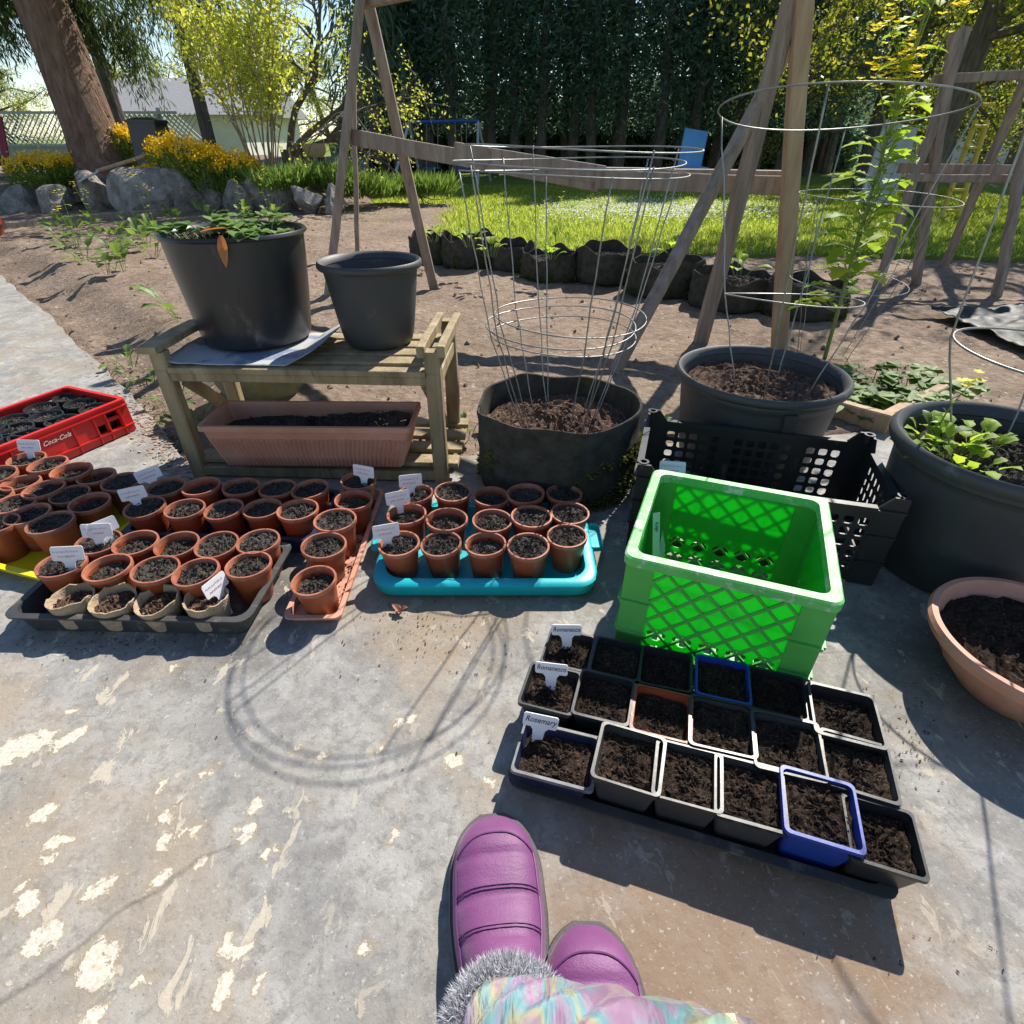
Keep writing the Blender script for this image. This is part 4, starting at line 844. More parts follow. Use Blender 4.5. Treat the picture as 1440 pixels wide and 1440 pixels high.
# ---- terracotta bowl and big pots on the right
p = G(1468, 900, .125); p.z = 0; bo = thing('bowl_planter', 'wide terracotta bowl planter of black compost beside the charcoal pot', 'planter', p)
def flute(a, z, r): return 1 + (.010 * math.cos(a * 26) if .02 < z < .09 else 0), 0
MB().lathe([(.085, 0), (.09, .004), (.128, .05), (.150, .092), (.153, .100), (.168, .104), (.172, .118), (.168, .127), (.158, .127), (.152, .115), (.140, .08)], 104, wob=flute, cap0=True).build('bowl', 'trough', bo, smooth=30)
d = soil_disc(.150, 77, amp=.006, nr=18, na=44, chips=160); d.v = [(a[0], a[1], a[2] + .098) for a in d.v]; d.build('soil', 'potsoil', bo)
def big_pot(name, label, p, r, h, rb, mat, fill, soilmat='bark', rimr=.016, band=True, tabs=0, seed=1):
    t = thing(name, label, 'plant pot', p); rt = r - rimr
    def rr(z): return rb + (rt - rb) * (z / h) ** .8
    prof = [(rb * .9, 0), (rb, .008)] + [(rr(h * k / 10), h * k / 10) for k in range(1, 9)] + ([(rr(h * .84), h * .84), (rr(h * .84) + .006, h * .86), (rr(h * .9) + .005, h * .9)] if band else []) + [(rt - .002, h - rimr * 1.5), (rt - .007, h - rimr * 1.5), (rb - .006, .02), (.001, .02)]
    MB().lathe(prof, 48, cap0=True).build('pot_body', mat, t, smooth=40)
    MB().lathe([(rt - .003, h - rimr * 1.6), (r - .004, h - rimr * 1.5), (r, h - rimr), (r - .002, h - rimr * .3), (r - rimr * .5, h), (rt - .003, h - rimr * .3), (rt - .008, h - rimr * 1.4)], 56).build('rim', mat, t, smooth=60)
    if fill:
        zs = h - fill; d = soil_disc(rr(zs) - .009, seed, amp=.008, nr=20, na=48, chips=260); d.v = [(a[0], a[1], a[2] + zs) for a in d.v]; d.build('soil', soilmat, t)
    return t
pR = G(1072, 520, .30); pR.z = 0; potR = big_pot('tub', 'round charcoal tub with rolled rim holding a tall wire cage', pR, .243, .30, .185, 'charcoal', .05, seed=5)
MB().box((0, -.222, .235), (.035, .03, .05), 0, .6).build('grip', 'charcoal', potR)
pG = G(1432, 640, .32); pG.z = 0; pG.y += .06; pG.x += .045; potG = big_pot('tub', 'deep charcoal tub of leafy celery and strawberry plants beside the terracotta bowl', pG, .235, .32, .19, 'charcoal', .055, 'compost', .02, seed=6)
# ================================================================== PLANT STAND WITH POTS
fl, fr = G(285, 668), G(622, 676); ex = fr - fl; rzs = math.atan2(ex.y, ex.x); sw = ex.length; sdp = .30; ZS = .345
st = thing('plant_stand', 'two tier weathered pine plant stand carrying two black pots and a trough', 'plant stand', fl + ex / 2, rzs)
Hs = .385; W = 'wood_stand'; lx = sw / 2
def SB(name, a, b, w, h, mat=W): return MB().beam(a, b, w, h, 4, .0012).build(name, mat, st)
for s in (-1, 1):
    SB('leg', (s * lx, 0, 0), (s * lx, 0, Hs + (.012 if s > 0 else 0)), .042, .036); SB('leg', (s * lx, sdp, -.01), (s * lx, sdp, Hs + (.012 if s > 0 else 0)), .042, .036)
    SB('side_rail', (s * lx, -.02, ZS - .028), (s * lx, sdp + .02, ZS - .028), .034, .04); SB('side_rail', (s * lx, .02, .028), (s * lx, sdp - .02, .028), .03, .036)
    SB('brace', (s * (lx - .03), .03, ZS - .05), (s * (lx - .03), sdp - .03, .07), .022, .034)
SB('top_board', (-lx - .012, -.03, Hs + .010), (-lx - .012, sdp + .03, Hs + .010), .055, .018, 'wood_stand')
for q in (-.026, .026): SB('top_bar', (lx + q, -.02, Hs + .014), (lx + q, sdp + .02, Hs + .014), .022, .03, 'wood_stand')
for k in range(5): SB('shelf_slat', (-lx + .02, .0 + k * sdp / 4, ZS - .008), (lx - .02, .0 + k * sdp / 4, ZS - .008), .058 if k else .04, .016)
SB('front_rail', (-lx + .02, -.004, ZS - .026), (lx - .02, -.004, ZS - .026), .02, .028)
for k in range(4): SB('lower_slat', (-lx - .01, .03 + k * .09, .052), (lx + .05, .03 + k * .09, .052), .055, .014)
SB('lower_rail', (-lx, -.002, .022), (lx, -.002, .022), .022, .032)
Rs = Matrix.Rotation(rzs, 3, 'Z'); o0 = fl + ex / 2
def onstand(x, y, z): return o0 + Rs @ Vector((x, y, z))
zsf = ZS
bag = thing('feed_sack', 'folded white and blue feed sack spread under the large black pot', 'sack', onstand(-.18, .15, zsf), rzs)
vs = []; nx_, ny_ = 26, 14
for j in range(ny_ + 1):
    for i in range(nx_ + 1):
        x = -.19 + .42 * i / nx_; y = -.155 + .31 * j / ny_; e = max(0, (x - .15)) * .9 + max(0, -.15 - x) * .6 + max(0, -.13 - y) * .3
        vs.append((x, y, .003 + e * .55 + .006 * max(0, fbm(x, y, 9, 3, 8)) * (1 if abs(x) > .15 or abs(y) > .14 else 0)))
M['sack'] = pm('printed_sack', (.42, .43, .45), (.20, .24, .34), 7, .5, .2, lo=.52, hi=.56, c3=None, dirt=((.55, .36, .04), 5, .62))
MB().add(vs, [(j * (nx_ + 1) + i, j * (nx_ + 1) + i + 1, (j + 1) * (nx_ + 1) + i + 1, (j + 1) * (nx_ + 1) + i) for j in range(ny_) for i in range(nx_)]).build('sheet', 'sack', bag, smooth='all')
bag.children[0].modifiers.new('thickness', 'SOLIDIFY').thickness = .002
p1 = G(336, 336, Hs + .26); q1 = G(365, 492, zsf); pz = Vector(((p1.x + q1.x) / 2, (p1.y + q1.y) / 2 + .02, zsf + .005))
pb = G(365, 478, zsf); pb.z = zsf + .006; pb.y += .008
big1 = big_pot('plant_pot', 'large glossy black nursery pot of strawberry plants on the wooden stand', pb, .196, .30, .152, 'dusty_black', .02, 'compost', .008, False, seed=21)
pc = G(534, 482, zsf); pc.z = zsf + .001; pc.y += .008
big2 = big_pot('plant_pot', 'empty matte black pot with thick rolled rim on the wooden stand', pc, .147, .232, .098, 'charcoal', .13, 'compost', .013, False, seed=22)
# trough on the lower shelf
tw, td, th_ = .60, .18, .135; tp = onstand(.002, .035, .0605)
tro = thing('trough_planter', 'long ribbed terracotta plastic trough on the lower shelf of the stand', 'planter', tp, rzs + .03)
def trough_ring(hx, hy, z, rib):
    pts = []; n = 86; m = 26
    for i in range(n): pts.append((-hx + 2 * hx * i / n, -hy - (rib if (i % 2) else 0), z))
    for i in range(m): pts.append((hx + (rib if i % 2 else 0), -hy + 2 * hy * i / m, z))
    for i in range(n): pts.append((hx - 2 * hx * i / n, hy + (rib if i % 2 else 0), z))
    for i in range(m): pts.append((-hx - (rib if i % 2 else 0), hy - 2 * hy * i / m, z))
    return pts
rings = [trough_ring(tw / 2 * .84, td / 2 * .78, 0, 0), trough_ring(tw / 2 * .845, td / 2 * .785, .006, .008), trough_ring(tw / 2 * .93, td / 2 * .90, .088, .008), trough_ring(tw / 2 * .935, td / 2 * .905, .092, 0)]
n = len(rings[0]); MB().add([p for r in rings for p in r], [(i * n + k, i * n + (k + 1) % n, (i + 1) * n + (k + 1) % n, (i + 1) * n + k) for i in range(3) for k in range(n)] + [tuple(range(n - 1, -1, -1))]).build('fluted_wall', 'trough', tro)
MB().rlathe([(tw / 2 * .935, td / 2 * .905, .0915), (tw / 2 * .955, td / 2 * .94, .094), (tw / 2 * .97, td / 2 * .97, .118), (tw / 2, td / 2 + .004, .120), (tw / 2, td / 2 + .004, .135), (tw / 2 - .010, td / 2 - .006, .135), (tw / 2 * .90, td / 2 * .85, .03), (.01, .01, .03)], .012, cap0=False).build('rim', 'trough', tro, smooth=35)
d = soil_disc(1, 90, square=(tw / 2 * .90, td / 2 * .84), amp=.009, nr=14, na=60, chips=200); d.v = [(a[0], a[1], a[2] + .088 + .02 * sm(a[0], -.05, .2)) for a in d.v]; d.build('soil', 'compost', tro)
# mossy stone planter behind the stand
ps = G(360, 578); mp_ = thing('stone_planter', 'squat mossy concrete planter with draped relief behind the wooden stand', 'planter', (ps.x, ps.y + .12, -.01))
def swag(a, z, r): return 1 + (.05 * abs(math.sin(a * 4)) * (1 if .05 < z < .19 else 0)), 0
MB().lathe([(.11, 0), (.13, .02), (.16, .10), (.165, .15), (.18, .20), (.20, .215), (.205, .24), (.185, .24), (.17, .17)], 64, wob=swag, cap0=True).build('planter_body', 'moss_stone', mp_, smooth=35)
d = soil_disc(.175, 91, amp=.008, nr=14, na=40, chips=80); d.v = [(a[0], a[1], a[2] + .21) for a in d.v]; d.build('soil', 'bark', mp_)
# ================================================================== FELT GROW BAGS
def grow_bag(label, p, r, h, seed, group=None, fold=.03, moss=False, soilm_='bark', fill=.35):
    t = thing('grow_bag', label, 'grow bag', p, 0, group); R = random.Random(seed); ph = [R.uniform(0, 6.28) for _ in range(5)]
    def w(a, z, rr):
        k = z / h; return 1 + .035 * math.sin(2 * a + ph[0]) + .02 * math.sin(5 * a + ph[1] + z * 8) + .012 * math.sin(9 * a + ph[2]), (fold * (math.sin(3 * a + ph[3]) * .6 + math.sin(7 * a + ph[4]) * .4) * max(0, k - .55) / .45)
    MB().lathe([(r * .93, 0), (r * .99, .01), (r * 1.02, h * .25), (r * 1.0, h * .5), (r * 1.015, h * .62), (r * 1.0, h * .64), (r * .985, h * .85), (r * 1.0, h * .97), (r * .99, h), (r * .965, h * .995), (r * .95, h * .85), (r * .94, h * (1 - fill) - .01)], 64, wob=w, cap0=True).build('bag_wall', 'fabric', t, smooth=60)
    d = soil_disc(r * .955, seed, amp=.008, nr=20, na=48, chips=330); d.v = [(a[0], a[1], a[2] + h * (1 - fill)) for a in d.v]; d.build('soil', soilm_, t)
    if moss:
        P = []
        for _ in range(5200):
            a = R.uniform(0, 6.28); z = h * .62 * R.random() ** 1.4; m_ = mnoise.noise(Vector((a * 2.2, z * 14, seed)))
            if m_ < .02 + z / h * .35 - (.5 if .2 < a % 6.28 < .9 or -.4 < a - 5.9 else 0): continue
            q, dz = w(a, z, r); rr = r * 1.015 * q; P.append((rr * math.cos(a), rr * math.sin(a), z, math.cos(a), math.sin(a)))
        if P:
            P = np.array(P); nn = len(P); dirs = np.stack([P[:, 3], P[:, 4], .4 * np.ones(nn)], 1) + rng.normal(0, .5, (nn, 3)); quads('moss', sprays(P[:, :3], dirs, rng.uniform(.006, .016, nn), .003), 'moss', t, stuff=True)
    return t
pF = G(785, 563, .245); pF.z = 0
bagC = grow_bag('large dark felt grow bag with mossy side holding nested wire cages', pF, .222, .245, 4, None, .010, True, fill=.28)
smallb = [(604, 372, .18, .24), (658, 378, .21, .26), (722, 382, .17, .22), (776, 396, .22, .20), (858, 400, .24, .25), (946, 420, .25, .24), (1042, 440, .25, .22), (1150, 452, .24, .21)]
for k, (px, pyb, r, h) in enumerate(smallb):
    p = G(px, pyb); p.y += r; p.z = -.01; grow_bag(['felt grow bag at the lawn end of the dark row, beside pale boards', 'felt grow bag, second of the dark row from the pale boards', 'narrow felt grow bag, third from the pale boards', 'low felt grow bag with sagging rim, fourth from the pale boards', 'felt grow bag with flopping flap, fifth from the pale boards', 'tall felt grow bag in the row behind the wooden brace', 'wide felt grow bag between the brace and the square post', 'felt grow bag behind the tall kale plant'][k], p, r, h * .86, 50 + k, 'row of felt grow bags along the lawn', .035, k % 2 == 1, 'compost', .3)
# ================================================================== WIRE CAGES
def cage(label, base, tilt, rings_, legs, z0, rot, wr=.0017):
    """rings_ = [(z, radius)] low to high; legs run from z0 (narrow) up through the rings"""
    t = thing('tomato_cage', label, 'plant cage', base); t.rotation_euler = (tilt[0], tilt[1], 0)
    for z, r in rings_:
        MB().tube([(r * math.cos(2 * PI * k / 48), r * math.sin(2 * PI * k / 48), z + .004 * math.sin(2 * PI * k / 24 + rot)) for k in range(48)], wr, 6, True).build('ring', 'wire', t, smooth='all')
    zt, rt = rings_[-1]; zl, rl = rings_[0]
    for k in range(legs):
        a = rot + 2 * PI * k / legs; pts = [(.5 * rl * math.cos(a), .5 * rl * math.sin(a), z0)] + [((r + wr) * math.cos(a + random.uniform(-.03, .03)), (r + wr) * math.sin(a), z) for z, r in rings_]
        q = []
        for A_, B_ in zip(pts, pts[1:]):
            for i in range(6): q.append(Vector(A_).lerp(Vector(B_), i / 6) + Vector((random.gauss(0, .0012), random.gauss(0, .0012), 0)))
        q.append(Vector(pts[-1])); MB().tube(q, wr, 6).build('upright', 'wire', t, smooth='all')
    return t
cb = Vector((pF.x, pF.y, 0))
cage('wire plant cage, highest of three nested in the large felt bag', cb + Vector((.012, 0, 0)), (.0, .015), [(.48, .195), (.842, .262)], 4, .15, .4)
cage('wire plant cage, middle of three nested in the large felt bag', cb + Vector((-.005, .006, 0)), (.01, .0), [(.455, .195), (.815, .258)], 4, .14, .62)
cage('wire plant cage, lowest of three nested in the large felt bag', cb + Vector((.0, -.004, 0)), (-.015, .01), [(.43, .19), (.795, .26)], 4, .13, .2)
cage('tall flaring wire cage standing in the round charcoal tub', pR + Vector((.02, -.05, 0)), (-.13, .035), [(.50, .175), (.925, .275)], 4, .21, 1.0, .002)
pk = G(1162, 497); 
cage('wire cage pushed into the soil around the tall bolting kale', Vector((pk.x - .02, pk.y, 0)), (.03, .02), [(.33, .24), (.66, .30)], 4, -.08, .3)
cage('wire cage standing in the deep charcoal tub of leafy plants', pG + Vector((.02, .02, 0)), (.0, .02), [(.50, .20), (.93, .235)], 4, .24, 2.6, .0024)
# ================================================================== TIMBER BEAN FRAMES
def beamt(parent, name, a, b, w, h, mat='wood_grey', ext=0, seg=8, wob=.003):
    a, b = Vector(a), Vector(b); b = b + (b - a) * ext; return MB().beam(a, b, w, h, seg, wob).build(name, mat, parent, True)
apx = AT(512, -8, 3.75); f1 = G(457, 432); f2 = G(611, 404)
bf1 = thing('bean_frame', 'tall weathered timber A frame with long sagging planks beside the soil bed', 'garden frame', f1)
beamt(bf1, 'leg', f1 - Vector((0, 0, .03)), AT(508, -4, 3.68), .062, .042, ext=.25); beamt(bf1, 'leg', f2 - Vector((0, 0, .03)), AT(516, -4, 3.84), .058, .04, ext=.25)
s0 = G(503, 372); beamt(bf1, 'stake', s0, AT(496, 92, s0.y + .05), .034, .03, ext=.0)
beamt(bf1, 'ridge_pole', AT(510, 3, 3.76), AT(600, -16, 3.5), .05, .05, ext=3)
beamt(bf1, 'plank', AT(494, 193, 3.66), AT(842, 257, 3.12), .03, .075, wob=.002)
beamt(bf1, 'plank', AT(640, 212, 3.40), AT(850, 246, 3.10), .028, .075, wob=.002)
beamt(bf1, 'plank', AT(838, 252, 3.08), AT(1118, 262, 2.92), .03, .075, wob=.002)
beamt(bf1, 'plank', AT(705, 236, 3.34), AT(1112, 243, 3.05), .09, .02, wob=.002)
g1 = G(986, 478); g2 = G(1098, 486); g3_ = G(862, 520)
beamt(bf1, 'leg', g1 - Vector((0, 0, .03)), AT(1113, 0, 2.86), .068, .045, ext=.25); beamt(bf1, 'post', g2 - Vector((0, 0, .05)), AT(1130, 0, 2.84), .066, .06, 'wood_new', ext=.25, wob=.0015)
beamt(bf1, 'brace', g3_ - Vector((0, 0, .03)), AT(1106, 70, 2.95), .055, .04)
rf = [G(1233, 402), G(1290, 397), G(1326, 376), G(1404, 412)]
bf2 = thing('bean_frame', 'rustic bean frame of crooked poles and crossbars beneath the leafy tree', 'garden frame', rf[0])
for (foot, top, w) in ((rf[0], AT(1343, 85, 4.3), .05), (rf[1], AT(1336, 90, 4.25), .055), (rf[2], AT(1446, 105, 4.6), .052), (rf[3], AT(1462, 110, 4.2), .055)): beamt(bf2, 'pole', foot - Vector((0, 0, .03)), top, w, w * .85, wob=.006, ext=.12)
beamt(bf2, 'crossbar', AT(1264, 237, 4.35), AT(1520, 241, 4.3), .03, .06); beamt(bf2, 'crossbar', AT(1274, 250, 4.2), AT(1520, 252, 4.15), .03, .045); beamt(bf2, 'crossbar', AT(1312, 112, 4.35), AT(1520, 100, 4.3), .03, .05)
# pale boards lying by the lawn
for k, (a, b, w, lab) in enumerate([((532, 326), (590, 332), .10, 'pale weathered board lying on the lawn edge, farther of two'), ((545, 349), (585, 350), .12, 'short pale board lying on soil beside the felt grow bags')]):
    A_, B_ = G(*a), G(*b); A_.z = B_.z = .035; o = MB().beam(A_, B_, w, .03).build('board', 'wood_new'); tag(o, lab, 'board')
# strawberry bed timbers
sbx = thing('bed_edging', 'pale timber edging around the strawberry patch behind the black crate', 'edging', G(1245, 606))
for a, b in (((1120, 572), (1246, 608)), ((1240, 604), (1325, 560))):
    A_, B_ = G(*a), G(*b); A_.z = B_.z = .03; MB().beam(A_, B_, .04, .075, 3, .002).build('timber', 'wood_new', sbx, True)
# black sheeting
vs = []; c0 = G(1440, 470); n1 = 44
for j in range(n1 + 1):
    for i in range(n1 + 1):
        x = c0.x - .25 + 1.0 * i / n1; y = c0.y - .32 + .75 * j / n1; vs.append((x, y, .022 + .03 * abs(fbm(x, y, 5, 4, 31)) + .012 * abs(fbm(x, y, 16, 2, 33))))
M['sheet'] = pm('black_polythene', (.012, .012, .014), (.03, .03, .032), 10, .55, .2, spec=.25)
o = MB().add(vs, [(j * (n1 + 1) + i, j * (n1 + 1) + i + 1, (j + 1) * (n1 + 1) + i + 1, (j + 1) * (n1 + 1) + i) for j in range(n1) for i in range(n1)]).build('plastic_sheet', 'sheet', smooth='all'); tag(o, 'crumpled shiny black plastic sheet on the shaded soil', 'plastic sheet'); o.modifiers.new('thickness', 'SOLIDIFY').thickness = .002
# ================================================================== BACKGROUND ITEMS
M['blue_metal'] = pm('blue_painted_steel', (.02, .06, .28), (.04, .10, .36), 6, .4, 0); M['palegrey'] = pm('pale_grey_steel', (.35, .38, .42), (.45, .48, .5), 6, .4, 0)
sw_ = thing('swing_set', 'blue and grey metal swing set in the shade of the hedge', 'swing set', AT(600, 252, 14) * Vector((1, 1, 0)))
def T(name, a, b, r, mat, par): MB().tube([a, b], r, 8).build(name, mat, par, True)
sa, sbb = AT(575, 172, 14), AT(672, 170, 14.6); T('top_bar', sa, sbb, .035, 'blue_metal', sw_)
for q, (fx, Y) in zip((sa, sa, sbb, sbb), ((550, 13.4), (592, 14.6), (672, 14), (690, 15.2))): e = AT(fx, 252, Y); e.z = 0; T('leg', e, q, .028, 'palegrey', sw_)
for fx in (600, 640): 
    a_ = AT(fx, 172, 14.3); b_ = AT(fx, 236, 14.3); T('chain', a_, b_, .006, 'wire', sw_); MB().box(b_ + Vector((.12, 0, 0)), (.36, .16, .03)).build('seat', 'blue_metal', sw_, True); T('chain', a_ + Vector((.24, 0, 0)), b_ + Vector((.24, 0, 0)), .006, 'wire', sw_)
ch = thing('garden_chair', 'light blue garden chair standing beyond the long plank', 'chair', AT(970, 262, 12) * Vector((1, 1, 0))); M['skyblue'] = pm('light_blue_plastic', (.08, .28, .62), (.12, .36, .72), 6, .5, 0)
bx_ = ch.location.x; MB().box((bx_, 12, .40), (.45, .42, .04)).build('seat', 'skyblue', ch, True); MB().beam((bx_ - .02, 12.18, .40), (bx_ + .06, 12.34, .98), .44, .03, up=(0, 1, 0)).build('backrest', 'skyblue', ch, True)
for sx in (-.19, .19):
    for sy in (-.18, .18): MB().beam((bx_ + sx, 12 + sy, 0), (bx_ + sx, 12 + sy, .39), .035, .035).build('leg', 'skyblue', ch, True)
ldr = thing('ladder', 'yellow step ladder leaning among the trees behind the bean frame', 'ladder', AT(1345, 262, 8) * Vector((1, 1, 0))); M['ladder'] = pm('yellow_ladder_paint', (.50, .36, .03), (.6, .45, .06), 6, .6, .1)
for a_, b_ in (((1338, 268), (1372, 170)), ((1362, 268), (1388, 170))): A_ = AT(*a_, 7.8); A_.z = 0; T('rail', A_, AT(*b_, 8.3), .03, 'ladder', ldr)
for k in range(6): t = (k + .5) / 6; A_ = AT(1338 + 34 * t, 268 - 98 * t, 7.8 + .5 * t); B_ = AT(1362 + 26 * t, 268 - 98 * t, 7.8 + .5 * t); A_.z = B_.z = 1.3 * t; T('rung', A_, B_, .018, 'ladder', ldr)
pn = thing('old_door', 'pale grey panelled door leaning on a tree trunk beyond the kale', 'door', AT(1238, 262, 9.5) * Vector((1, 1, 0))); M['pale'] = pm('flaking_pale_paint', (.36, .40, .42), (.5, .52, .52), 8, .7, .2)
a_ = pn.location + Vector((0, 0, .02)); MB().beam(a_, a_ + Vector((.22, .35, 1.0)), .52, .05, up=(0, 1, 0)).build('door_leaf', 'pale', pn, True)
for z0_, z1_ in ((.08, .45), (.55, .9)): MB().beam(a_ + Vector((.22, .35, 1)) * z0_ + Vector((0, -.035, 0)), a_ + Vector((.22, .35, 1)) * z1_ + Vector((0, -.035, 0)), .36, .02, up=(0, 1, 0)).build('panel', 'palegrey', pn, True)
# dark bin and tool on the rockery
bn = AT(226, 236, 8.9); bin_ = thing('compost_bin', 'dark square tapered bin between the yellow wallflowers', 'bin', bn); MB().rlathe([(.22, .2, -.1), (.185, .17, .50)], .03).build('bin_body', 'black_plastic', bin_, smooth=30); MB().rlathe([(.20, .185, .50), (.20, .185, .53), (.12, .10, .56)], .03, cap0=True).build('lid', 'black_plastic', bin_, smooth=30)
MB().rlathe([(.12, .10, .5605), (.02, .02, .562)], .03).build('lid_top', 'black_plastic', bin_)
tl = thing('garden_spade', 'old spade with pale handle lying across the rockery stones', 'spade', AT(135, 250, 8.2)); T('handle', AT(205, 219, 8.35), AT(136, 241, 8.2), .022, 'wood_new', tl); A_, B_ = AT(140, 240, 8.2), AT(112, 255, 8.1); MB().beam(A_, B_, .17, .02, 3, .004).build('blade', 'palegrey', tl, True)
o = MB().beam(AT(-10, 308, 7.2) - Vector((0, 0, .0)), AT(-10, 340, 7.0), .01, .01).build('placeholder', 'trough'); bpy.data.objects.remove(o)
tpot = thing('terracotta_pot', 'reddish terracotta pot at the end of the timber edging', 'plant pot', G(-6, 342)); MB().lathe([(.09, 0), (.12, .16), (.135, .165), (.135, .21), (.12, .21), (.11, .15), (.001, .14)], 28, cap0=True).build('pot_body', 'terracotta', tpot, smooth=35)
rc2 = thing('red_chair', 'dark red slanted garden chair half hidden by wallflowers', 'chair', AT(2, 262, 9.6)); c_ = rc2.location.copy(); M['darkred'] = pm('dark_red_paint', (.20, .01, .02), (.28, .02, .03), 6, .5, .1)
for k in range(4): MB().beam(c_ + Vector((-.24 + .13 * k, .1, .28)), c_ + Vector((-.30 + .13 * k, .4, .85)), .11, .02, up=(0, 1, 0)).build('back_slat', 'darkred', rc2, True)
MB().box(c_ + Vector((-.05, -.08, .28)), (.55, .45, .03)).build('seat', 'darkred', rc2, True)
for sx in (-.28, .18):
    for sy in (-.25, .12): MB().beam(c_ + Vector((sx, sy, -.1)), c_ + Vector((sx, sy, .27)), .04, .04).build('leg', 'darkred', rc2, True)
bk = thing('wicker_basket', 'round tan basket perched on dark logs under the bare tree', 'basket', AT(443, 214, 9.2)); MB().lathe([(.10, -.06), (.15, .0), (.17, .10), (.15, .10), (.13, .02), (.001, -.03)], 24, cap0=True).build('basket_body', 'peat', bk, smooth=30)
lg = thing('log_pile', 'dark stacked logs and stumps under the bare tree', 'logs', AT(440, 250, 9.2))
for k in range(5): a_ = AT(412 + 16 * k, 256, 9.2 + .15 * (k % 2)); L = random.uniform(.2, .5); MB().tube([a_ - Vector((0, 0, .2)), a_ + Vector((random.uniform(-.06, .06), 0, L))], [.075, .065], 9).build('log', 'bark_grey', lg, True)
# ================================================================== PLANTS
M['kale'] = leafm('kale_leaf', [(.18, .32, .02), (.28, .44, .035), (.38, .52, .05)], .55, .6); M['herb'] = leafm('herb_leaf', [(.07, .14, .025), (.13, .23, .035), (.21, .31, .06)], .45, .5)
M['straw'] = leafm('strawberry_leaf', [(.07, .15, .03), (.14, .24, .045), (.22, .32, .07)], .35, .6); M['wall_leaf'] = leafm('wallflower_leaf', [(.09, .16, .025), (.16, .25, .04), (.24, .33, .05)], .45, .55)
M['yellow_fl'] = leafm('yellow_petals', [(.80, .55, .01), (.88, .70, .02), (.85, .42, .01)], .35, .6); M['lemon_fl'] = leafm('lemon_petals', [(.75, .66, .03), (.82, .74, .05)], .35, .6)
M['stem'] = pm('green_stem', (.14, .20, .04), (.22, .27, .07), 20, .6, .1); M['red_leaf'] = leafm('red_autumn_leaf', [(.5, .12, .03), (.6, .25, .06)], .4, .5)
def leaf(mb, base, d, L, W, lobes=0, curl=.3, n=7, fold=.25):
    """a blade with a midrib fold; lobes > 0 cuts the margin"""
    d = Vector(d).normalized(); side = d.cross(Vector((0, 0, 1)));
    side = side.normalized() if side.length > .05 else Vector((1, 0, 0)); up = side.cross(d).normalized(); vs = []; b = Vector(base)
    for i in range(n + 1):
        t = i / n; w = W * math.sin(PI * min(1, t * .93 + .07)) ** .8
        if lobes: w *= .45 + .75 * abs(math.sin(t * lobes * PI + .4))
        c = b + d * L * t - Vector((0, 0, 1)) * curl * L * t * t; vs += [c - side * w + up * w * fold, c, c + side * w + up * w * fold]
    mb.add(vs, [f for i in range(n) for f in ((i * 3, i * 3 + 1, i * 3 + 4, i * 3 + 3), (i * 3 + 1, i * 3 + 2, i * 3 + 5, i * 3 + 4))])
def rvec(up=.5, s=1): return Vector((random.gauss(0, s), random.gauss(0, s), up))
def flower(mb, c, r, n=4):
    for k in range(n):
        a = 2 * PI * k / n + random.random(); d = Vector((math.cos(a), math.sin(a), .35)); e = Vector((-math.sin(a), math.cos(a), 0)) * r * .5; mb.add([c, c + d * r * .6 + e, c + d * r, c + d * r * .6 - e], [(0, 1, 2, 3)])
# tall bolting kale
kp = thing('kale_plant', 'tall bolting kale with lobed bright leaves and yellow flower heads', 'plant', pk); m = MB(); lv = MB(); fw = MB()
ht = 1.42
main = limb(m, pk - Vector((0, 0, .04)), (-.03, .0, 1), ht, .010, 16, 0, .008, 7, .3)
for i, p in enumerate(main[3:15]):
    for _ in range(8 if i < 9 else 5):
        q = p + Vector((0, 0, random.uniform(-.05, .05))); a = random.uniform(0, 6.28); L = random.uniform(.12, .22) * (1 - i * .04); dv = Vector((math.cos(a), math.sin(a), random.uniform(.2, .9))); e = q + dv.normalized() * L * .4; m.tube([q, e], .003, 4)
        leaf(lv, e, dv + Vector((0, 0, -.2)), L * .8, L * .24, 4, .4, 16)
for i, p in enumerate(main[5:]):
    for _ in range(2):
        pts = limb(m, p, rvec(1.6, .35), random.uniform(.18, .42), .004, 5, -.05, .06, 4)
        for w in pts[2:]: leaf(lv, w, rvec(.4), random.uniform(.03, .07), .012, 0, .2, 4)
        if pts[-1].z > 1.0:
            for _ in range(16): flower(fw, pts[-1] + Vector((random.gauss(0, .022), random.gauss(0, .022), random.gauss(0, .03))), .019)
m.build('stalk', 'stem', kp, True, smooth='all'); lv.build('leaves', 'kale', kp, True, stuff=True); fw.build('flowers', 'lemon_fl', kp, True, stuff=True)
